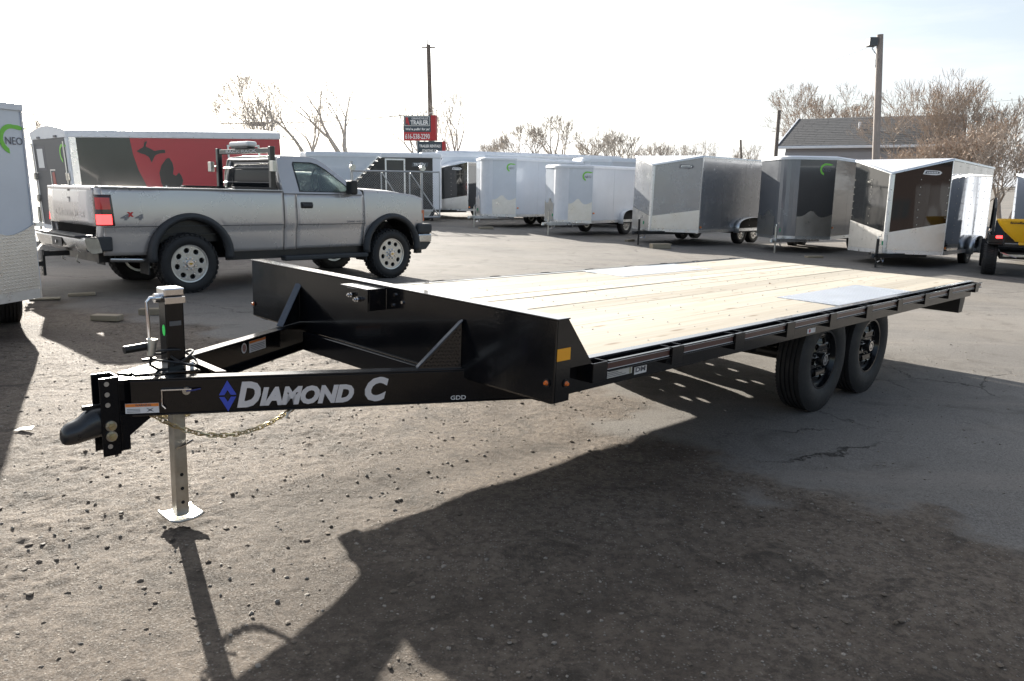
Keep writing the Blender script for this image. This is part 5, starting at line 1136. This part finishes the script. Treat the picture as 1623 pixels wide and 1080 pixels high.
text('rental_lettering', 'TRAILER RENTALS', (lx+.06*lw,.05,lz1-.42), uX, uZ, lw*.88, .20, WHITEP, sgn, bold=.04, off=.02)
text('rental_lettering', 'STARTING AT', (lx+.18*lw,.05,lz1-.74), uX, uZ, lw*.62, .19, WHITEP, sgn, bold=.04, off=.02)
text('price_lettering', '$25', (lx+.10*lw,.05,lz1-1.32), uX, uZ, lw*.50, .46, WHITEP, sgn, bold=.05, off=.02)
text('price_lettering', 'PER\nDAY', (lx+.66*lw,.05,lz1-1.30), uX, uZ, lw*.26, .44, WHITEP, sgn, bold=.05, off=.02)
for x in (lx-.02, sgw+.10): MB().cyl((x,.25,0),(x,.25,zb_ if x > 1 else zb_),.10,12).build('sign_post', GP, sgn)
mb = MB()
for k in range(5): x = .2+k*(sgw-.3)/4; mb.tube([(x,.1,zt_),(x,-.1,zt_+.14),(x+.3,-.25,zt_+.16)], .025, 6)
mb.build('lamp_arm', GP, sgn)
def pole(label, u0, v0, u1, v1, y, r, m=POLE, name='utility_pole', cat='pole'):
    a, b_ = wd(u0, v0, y), wd(u1, v1, y); top = Vector((a.x, a.y, a.z)); d = (a-b_); z_ = float(G(b_.x, y)); bot = b_ - d*((b_.z-z_)/d.z)
    o = thing(name, bot, 0, label, cat); MB().cyl((0,0,-.05), top-bot, r, 14, r*.72).build('shaft', m, o, smooth=True); return o, top-bot
up_, tp_ = pole('tall slender wooden utility pole rising behind the dealer sign', 679, 71, 684, 245, 62, .21)
MB().tube([tp_+Vector((-.5,0,-.2)), tp_+Vector((.5,0,-.2))], .05, 6).build('crossarm', POLE, up_)
MB().cyl(tp_+Vector((-.1,0,-.1)), tp_+Vector((-.1,0,.35)), .05, 8).build('insulator', DARKP, up_)
lp, tp2 = pole('tall round light pole with a box floodlight rising behind the mirror black trailer', 1395, 55, 1388, 262, 26, .135, mat('bleached pole', (.24,.205,.185), .7, n_amt=.15, n_scale=4))
MB().box(tp2.x-.36, tp2.x-.10, -.16, .16, tp2.z-.36, tp2.z-.10).build('floodlight', mat('floodlight housing', (.05,.055,.06), .4), lp, bevel=.02)
MB().tube([(tp2.x-.1,0,tp2.z-.3),(tp2.x-.22,-.02,tp2.z-.42),(tp2.x-.12,-.1,tp2.z-.6),(tp2.x-.10,-.1,tp2.z-1.0)], .02, 6).build('conduit', GP, lp)
pole('short bare timber post standing left of the grey house', 1235, 175, 1230, 240, 36, .10)
pole('thin distant pole above the silver grey trailer roof', 1174, 222, 1175, 262, 60, .10)
def wire(label, pts, sag=0, r=.02):
    P = [wd(u, v, y) for u, v, y in pts]; out = []
    for a, b_ in zip(P, P[1:]): out += [a.lerp(b_, t)-Vector((0,0,4*sag*t*(1-t))) for t in np.linspace(0, 1, 12)]
    c = sum(out, Vector())/len(out); o = MB().tube([q-c for q in out], r, 5).build('power_line', mat('wire', (.05,.05,.06), .6), None); o.location = c; tag(o, label, 'wire')
wire('overhead cable sagging from the left to the dealer sign', [(30,180,55),(378,196,58),(640,183,58)], .15, .03)
wire('faint overhead cable slanting down from the light pole top', [(1384,72,26),(1165,126,48),(900,160,70)], .3, .007)
wire('faint cable crossing above the grey house roof', [(850,158,64),(1390,166,58),(1700,150,50)], .2, .007)
bx_ = wd(409, 197, 50); tb = MB().box(-.45,.45,-.2,.2,-.12,.12).tube([(-.2,0,.12),(-.25,0,.35)], .03, 5).tube([(.2,0,.12),(.2,0,.35)], .03, 5).build('cable_junction', DARKP, None); tb.location = bx_; tag(tb, 'dark cable junction box hanging in front of the left tree', 'junction box')

# ================================================================ HOUSE
HY = 40.0
a = wd(1232, 236, HY); r0 = wd(1266, 196, HY+4.4); b_ = wd(1462, 228, HY+.5); r1 = wd(1475, 184, HY+4)
hx0, hx1 = a.x, b_.x+1.2; hz = float(G(hx0, HY)); eave, ridge = a.z-hz+.05, r0.z-hz+.15
hs = thing('house', (hx0, HY, hz), R(-30), 'pale grey sided building with a dark shingle roof behind the charcoal trailer', 'building')
LHs = 8.0; D2 = 5.0
SID = mat('pale lilac siding', (.36,.35,.37), .7, n_amt=.05)
ROOF = mat('dark asphalt shingle', (.042,.044,.050), .85, n_amt=.3, n_scale=9)
MB().box(.35, LHs-.35, .3, D2*2-.3, 0, eave-.02).build('wall', mat('house wall base', (.30,.29,.31), .8), hs)
for k in range(int((eave-.2)/.22)):
    z = .1+k*.22; MB().hexa([(.33,.262,z),(LHs-.33,.262,z),(LHs-.33,.298,z),(.33,.298,z),(.33,.285,z+.214),(LHs-.33,.285,z+.214),(LHs-.33,.298,z+.214),(.33,.298,z+.214)]).build('siding_board', SID, hs)
for sg in (0, 1):
    y0_, y1_ = (0, D2) if sg == 0 else (2*D2, D2)
    rp_ = MB().hexa([(0,y0_,eave),(LHs,y0_,eave),(LHs,y1_,ridge),(0.0,y1_,ridge),(0,y0_,eave+.08),(LHs,y0_,eave+.08),(LHs,y1_,ridge+.08),(0,y1_,ridge+.08)]).build('roof_slope', ROOF, hs)
    if sg == 0:
        mb = MB(); n_c = 16
        for r_ in range(n_c):
            x = 0; 
            while x < LHs-.02:
                w_ = min(random.uniform(.3,.6), LHs-x); f0, f1 = r_/n_c, (r_+1)/n_c; lift = .007+random.uniform(0,.006)
                z0_, z1_ = eave+.082+(ridge-eave)*f0, eave+.082+(ridge-eave)*f1
                mb.hexa([(x+.004,D2*f0,z0_),(x+w_-.004,D2*f0,z0_),(x+w_-.004,D2*f1,z1_),(x+.004,D2*f1,z1_),(x+.004,D2*f0,z0_+lift),(x+w_-.004,D2*f0,z0_+lift),(x+w_-.004,D2*f1,z1_+.003),(x+.004,D2*f1,z1_+.003)]); x += w_
        tag(mb.build('shingles', ROOF, rp_), kind='stuff')
MB().prism([(0.36,eave-.02),(D2,ridge-.05),(2*D2-.36,eave-.02)], 'x', .36, .42).build('gable', SID, hs)
MB().box(-.02, LHs, -.10, -.001, eave-.06, eave+.07).build('gutter', WHITEROOF, hs, bevel=.02)
MB().hexa([(-.06,-.05,eave-.1),(-.001,-.05,eave-.1),(-.001,D2,ridge-.08),(-.06,D2,ridge-.08),(-.06,-.05,eave+.10),(-.001,-.05,eave+.10),(-.001,D2,ridge+.12),(-.06,D2,ridge+.12)]).build('rake_board', WHITEROOF, hs)
vx = LHs*.42; MB().cyl((vx,D2*.55,eave+.55*(ridge-eave)),(vx,D2*.55,eave+.55*(ridge-eave)+.42),.06,10).build('vent_pipe', WHITEROOF, hs)
MB().box(2.6,3.6,.22,.26,1.0,2.2).build('window', mat('house window glass', (.03,.035,.04), .08, coat=.5), hs); MB().box(2.5,3.7,.20,.2199,2.2,2.3).build('window_head', WHITEROOF, hs)

# ================================================================ BARE TREES
def bark(name, c): return mat(name, c, .9, n_amt=.25, n_scale=6)
BK1, BK2, BK3 = bark('grey bark', (.20,.185,.175)), bark('brown twigs', (.40,.33,.275)), bark('pale twigs', (.42,.38,.34))
LEAFB = mat('dry rust leaves', (.22,.13,.075), .8, n_amt=.3, n_scale=3)
def tree(label, base, height, spread, seed, m=BK1, depth=7, stems=1, up_bias=.35, r0=None, lean_=(0,0), leaves=0, split=3, trunk=.28, cat='tree', group=None, rmin=.014):
    rd_ = random.Random(seed); o = thing('bare_tree', base, 0, label, cat, group); tr, cr_, tw = MB(), MB(), MB(); ends = []
    r0 = r0 or height*.038
    def grow(P, d, L, r, lv):
        r = max(r, rmin); k = 4 if lv < 3 else 3; pts = [P]; rs_ = [r]; q = P.copy(); dd = d.copy()
        for i in range(k):
            dd = (dd+Vector((rd_.gauss(0,.13), rd_.gauss(0,.13), rd_.gauss(.03,.08)))*(1 if lv else .35)).normalized(); q = q+dd*(L/k); pts.append(q.copy()); rs_.append(max(r*(1-.30*(i+1)/k), .0))
        (tr if lv == 0 else (cr_ if lv < 4 else tw)).tube(pts, rs_, 7 if lv == 0 else (5 if lv < 3 else 3), caps=False)
        if lv >= depth: ends.append(q); return
        n_ch = rd_.choice((2,3,3)) if lv < 2 else rd_.choice((2,2,3)) if split == 3 else 2
        for c in range(n_ch):
            ax = dd.orthogonal().normalized(); ax.rotate(Matrix.Rotation(2*PI*(c/n_ch)+rd_.uniform(-.6,.6), 3, dd)); an = rd_.uniform(.28,.75)*spread*(0.5 if c == 0 else 1)
            nd = (dd*math.cos(an)+ax*math.sin(an)); nd = (nd+Vector((0,0,up_bias*.35))).normalized(); grow(q, nd, L*rd_.uniform(.66,.86), rs_[-1]*rd_.uniform(.66,.86), lv+1)
        if lv > 1 and rd_.random() < .6:                              # side twig
            an = rd_.uniform(.5,1); ax = dd.orthogonal().normalized(); ax.rotate(Matrix.Rotation(rd_.uniform(0,6.28), 3, dd)); grow(pts[2], (dd*math.cos(an)+ax*math.sin(an)).normalized(), L*.5, rs_[2]*.5, min(lv+2, depth))
    for s_ in range(stems):
        a_ = 2*PI*s_/max(1,stems)+rd_.uniform(-.4,.4); d = Vector((lean_[0],lean_[1],1))+(Vector((math.cos(a_),math.sin(a_)*.6,0))*.32 if stems > 1 else Vector())
        grow(Vector((0,0,0)), d.normalized(), height*trunk, r0, 0)
    # normalise height
    zs = max(v[2] for mb_ in (tr,cr_,tw) for v in mb_.v); f = height/zs
    for mb_ in (tr,cr_,tw): mb_.v = [(x*f,y*f,z*f) for x,y,z in mb_.v]
    ends = [e_ for e_ in ends]
    tr.build('trunk', m, o, smooth=60); cr_.build('branches', m, o, smooth=60)
    if tw.v: tag(tw.build('twigs', m, o, smooth=60), kind='stuff')
    if leaves:
        lm = MB()
        for i in range(leaves):
            c = rd_.choice(ends)*f+Vector((rd_.gauss(0,.22), rd_.gauss(0,.22), rd_.gauss(0,.22))); u_ = Vector((rd_.gauss(0,1),rd_.gauss(0,1),rd_.gauss(0,1))).normalized(); w_ = u_.orthogonal().normalized(); s_ = rd_.uniform(.02,.05)
            lm.add([c-u_*s_, c+w_*s_*.6, c+u_*s_, c-w_*s_*.6], [(0,1,2,3)])
        tag(lm.build('dry_leaves', LEAFB, o), kind='stuff')
    return o
def tpx(label, u, vtop, y, spread, seed, **kw):
    t_ = wd(u, vtop-(6 if y > 40 else 0), y); z_ = float(G(t_.x, y)); return tree(label, Vector((t_.x, y, z_)), t_.z-z_, spread, seed, **kw)
tpx('bare tree with a fine rounded crown standing behind the red trailer roof', 410, 110, 50, .95, 11, depth=8, trunk=.45, m=BK3)
tpx('bare tree with a forked leaning trunk left of the tallest one', 468, 128, 44, .8, 23, depth=6, trunk=.36, lean_=(-.12,0), m=BK3, stems=2, r0=.34)
tpx('tallest bare tree with thick pale limbs above the pickup cab', 545, 98, 46, .85, 5, depth=6, trunk=.42, lean_=(.12,0), m=BK3, r0=.46)
tpx('bare tree with a slim crown right of the dealer sign', 718, 136, 60, .9, 31, depth=7, trunk=.36, m=BK3)
tpx('small bare tree poking up between dealer sign and utility pole', 668, 160, 64, .8, 37, depth=6, trunk=.4, m=BK3)
i = 0
for u, v, y, sp_, lb in ((800,212,75,1.0,'leftmost of the low bare trees behind the white trailers'), (838,196,70,.9,'narrow bare tree, second in the low row behind the white trailers'), (886,187,72,1.05,'broad bare tree, tallest of the low row behind the white trailers'), (942,203,74,1.0,'wispy bare tree, fourth in the low row behind the white trailers'), (985,208,76,1.0,'rightmost bare tree of the low row behind the white trailers'), (1115,225,80,1.1,'low wispy bare tree above the silver grey trailer'), (1050,228,84,1.1,'faint bare tree left above the silver grey trailer nose'),(1190,234,84,1.1,'small bare tree right of the thin distant pole')):
    tpx(lb, u, v, y, sp_, 50+i, depth=7, trunk=.22, m=BK3, group='low bare trees along the horizon'); i += 1
tpx('bare tree with open twiggy crown behind the left end of the house roof', 1286, 134, 58, 1.0, 71, depth=8, trunk=.30, m=BK2)
tpx('smaller bare tree behind the middle of the house roof', 1345, 142, 60, 1.05, 72, depth=8, trunk=.28, m=BK2)
tpx('multi-stemmed bare tree right of the light pole', 1492, 112, 38, .95, 81, depth=7, trunk=.24, stems=3, m=BK2, r0=.10, rmin=.008)
tpx('bare multi-stemmed tree with rust leaves right of the light pole tree', 1562, 122, 36, .95, 82, depth=7, trunk=.24, stems=3, m=BK2, r0=.11, rmin=.008, leaves=400)
tpx('brown leaved tree cut off by the right edge', 1618, 150, 32, .9, 83, depth=7, trunk=.28, stems=2, m=BK2, r0=.12, rmin=.009, leaves=1200)
tpx('bare tree peeking over the dark trailer at the far left', 58, 186, 60, 1.0, 91, depth=7, trunk=.3, m=BK3)
for k, (u, v, y, lv) in enumerate(((1478,216,31,900),(1512,206,30,1300),(1545,192,30,1300),(1590,188,29,1600))):
    tpx(('tangled shrub with rust leaves beside the house end','rusty leaved shrub behind the mirror black trailer roof','twiggy brown shrub above the rear of the mirror black trailer','dense brown shrub at the right above the pale blue trailer')[k], u, v, y, 1.25, 100+k, depth=7, trunk=.16, stems=3, m=BK2, r0=.034, rmin=.006, leaves=int(lv*.35), cat='shrub', group='brown shrubs behind the trailers')

# ================================================================ UTILITY VEHICLE WITH SPREADER
q = wg(1560, 436); uvx = thing('utility_vehicle', (q.x+.05, q.y, q.z), R(-29), 'dark utility vehicle with knobby tyres and lit red tail lamps at the right edge', 'vehicle')
make_wheel(uvx, (.02,.25,.33), .33, .26, .16, 'offroad', -1).rotation_euler = (0,0,R(90)); make_wheel(uvx, (1.15,.25,.33), .33, .26, .16, 'offroad', -1).rotation_euler = (0,0,R(90))
make_wheel(uvx, (.02,2.2,.33), .33, .24, .16, 'offroad', -1).rotation_euler = (0,0,R(90)); make_wheel(uvx, (1.15,2.2,.33), .33, .24, .16, 'offroad', -1).rotation_euler = (0,0,R(90))
MB().box(.18,.99,.05,2.4,.36,.52).build('chassis', BLACK_R, uvx, bevel=.02)
MB().box(-.05,1.22,-.02,.9,.66,.70).box(-.05,1.22,-.02,.01,.70,.86).box(-.05,-.01,.0,.9,.70,.88).box(1.18,1.22,.0,.9,.70,.88).build('cargo_bed', BLACK_R, uvx, bevel=.01)
for x in (.05,1.12): MB().tube([(x,.95,.6),(x,1.05,1.4),(x,1.5,1.62),(x,2.0,1.55),(x,2.5,.9)], .028, 8).build('roll_bar', BLACK_R, uvx, smooth=True)
MB().box(.1,1.07,1.2,1.35,.7,1.15).box(.1,1.07,1.35,1.7,.62,.75).build('seat', INTR, uvx, bevel=.03)
MB().box(.02,1.15,2.1,2.7,.52,.85).build('front_body', BLACK_R, uvx, bevel=.06, seg=2)
for x in (.13,.93): MB().box(x-.05,x+.07,-.045,-.021,.80,.86).build('tail_lamp', LAMPR, uvx, bevel=.01)
MB().tube([(.2,.0,.5),(.35,-.12,.45),(.5,-.04,.4)], .012, 6).tube([(.7,.0,.55),(.8,-.1,.42),(.95,-.05,.5)], .012, 6).box(.25,.95,-.05,.0,.42,.47).build('tow_gear', GALV, uvx)
YEL = mat('yellow plastic hopper', (.80,.46,.012), .42, n_amt=.08, n_scale=3)
hp = thing('salt_spreader', (q.x-.25, q.y-.62, q.z+.19), R(-29), 'bright yellow hopper spreader with black lettering mounted on the dark utility vehicle', 'spreader')
ztp = 1.03
mb = MB(); cyx = .47; rings = []
for hw, hd, z in ((.12,.10,.60),(.14,.12,.625),(.33,.24,.80),(.455,.32,.965),(.47,.33,1.02),(.485,.345,1.025),(.485,.345,1.045),(.455,.315,1.045),(.42,.29,.96),(.12,.1,.64)):
    rings.append([(cyx+hw*math.copysign(abs(math.cos(t))**.45, math.cos(t)), -.05+hd*math.copysign(abs(math.sin(t))**.45, math.sin(t)), z) for t in np.linspace(0, 2*PI, 24, endpoint=False)])
vs = [p_ for r_ in rings for p_ in r_]; mb.add(vs, [(i*24+j, i*24+(j+1) % 24, (i+1)*24+(j+1) % 24, (i+1)*24+j) for i in range(len(rings)-1) for j in range(24)]+[tuple(range(24))[::-1], tuple(range(len(rings)*24-24, len(rings)*24))]).build('hopper', YEL, hp, smooth=40)
MB().box(cyx-.05,cyx+.05,-.12,.0,.53,.60).build('outlet', YEL, hp, bevel=.01)
text('lettering', 'SnowEx', (cyx-.26,-.05-.335,.965), uX, (0,.0,1), .25, .045, mat('black print', (.01,.01,.01), .5), hp, bold=.05, off=.012)
MB().box(cyx-.3,cyx+.3,-.02,.30,.50,.54).tube([(cyx-.3,.1,.52),(cyx-.3,.12,.9)], .02, 6).tube([(cyx+.3,.1,.52),(cyx+.3,.12,.9)], .02, 6).build('mounting_frame', BLACK_R, hp)

# ================================================================ LOOSE LUMBER ON THE LOT
for k, (u, v, w_, d_, h_, a_, lb) in enumerate(((130,469,.30,.10,.035,.5,'pale wood offcut lying behind the tongue near the left trailer'), (170,508,.30,.12,.06,-.1,'thick grey wood block on the dirt, nearest to the tongue'), (240,499,.24,.10,.07,.2,'short wood block just left of the jack'), (72,475,.32,.12,.02,.4,'flat board offcut beside the left edge trailer wheel'),
        (770,363.5,.5,.2,.08,.3,'pale wood block before the left white swoosh trailer'), (1046,394,.52,.25,.13,.2,'heavy timber block before the silver grey trailer'), (1052,388,.45,.15,.03,.1,'thin plank behind the heavy timber block'), (998,383,.4,.12,.06,.9,'dark wood scrap under the shorter white trailer'), (1290,409,.45,.15,.05,.2,'small timber offcut before the charcoal trailer'))):
    P = wg(u, v); o = MB().box(-w_/2, w_/2, -d_/2, d_/2, 0, h_).build('lumber_block', WOOD_OLD, None, bevel=.006); o.location = (P.x, P.y, P.z); o.rotation_euler = (0,0,a_); tag(o, lb, 'wood block', 'wood blocks lying on the lot')
P = wg(40, 682); o = MB().add([(-.05,-.03,.002),(.05,-.02,.006),(.04,.03,.012),(-.04,.03,.003)], [(0,1,2,3)]).build('paper_scrap', WHITEP, None, solid=.001); o.location = (P.x, P.y, P.z+.005); tag(o, 'small white scrap of paper on the shaded dirt at the left', 'litter')

# ================================================================ ADDED DARK BUILDING (unseen behind the camera, put in for dark reflections)
wb = thing('added_dark_building', (-4, -17, float(G(0,-17))), 0, 'long low dark brick building added out of view behind the viewer to give dark reflections', 'building')
MB().box(0,34,-8,0,0,4.6).build('wall', mat('dark brick', (.045,.03,.026), .85, n_amt=.3, n_scale=6), wb)
MB().box(-.3,34.3,-8.3,.3,4.601,4.85).build('roof', ROOF, wb)
for x in (3,9,15,21,27): 
    d_ = MB().box(x,x+3.2,.001,.06,0,3.2).build('roller_door', mat('grey roller door', (.16,.16,.17), .5), wb); MB().box(x+3.9,x+4.9,.001,.06,1.2,2.4).build('window', mat('house window glass', (.03,.035,.04), .08), wb)
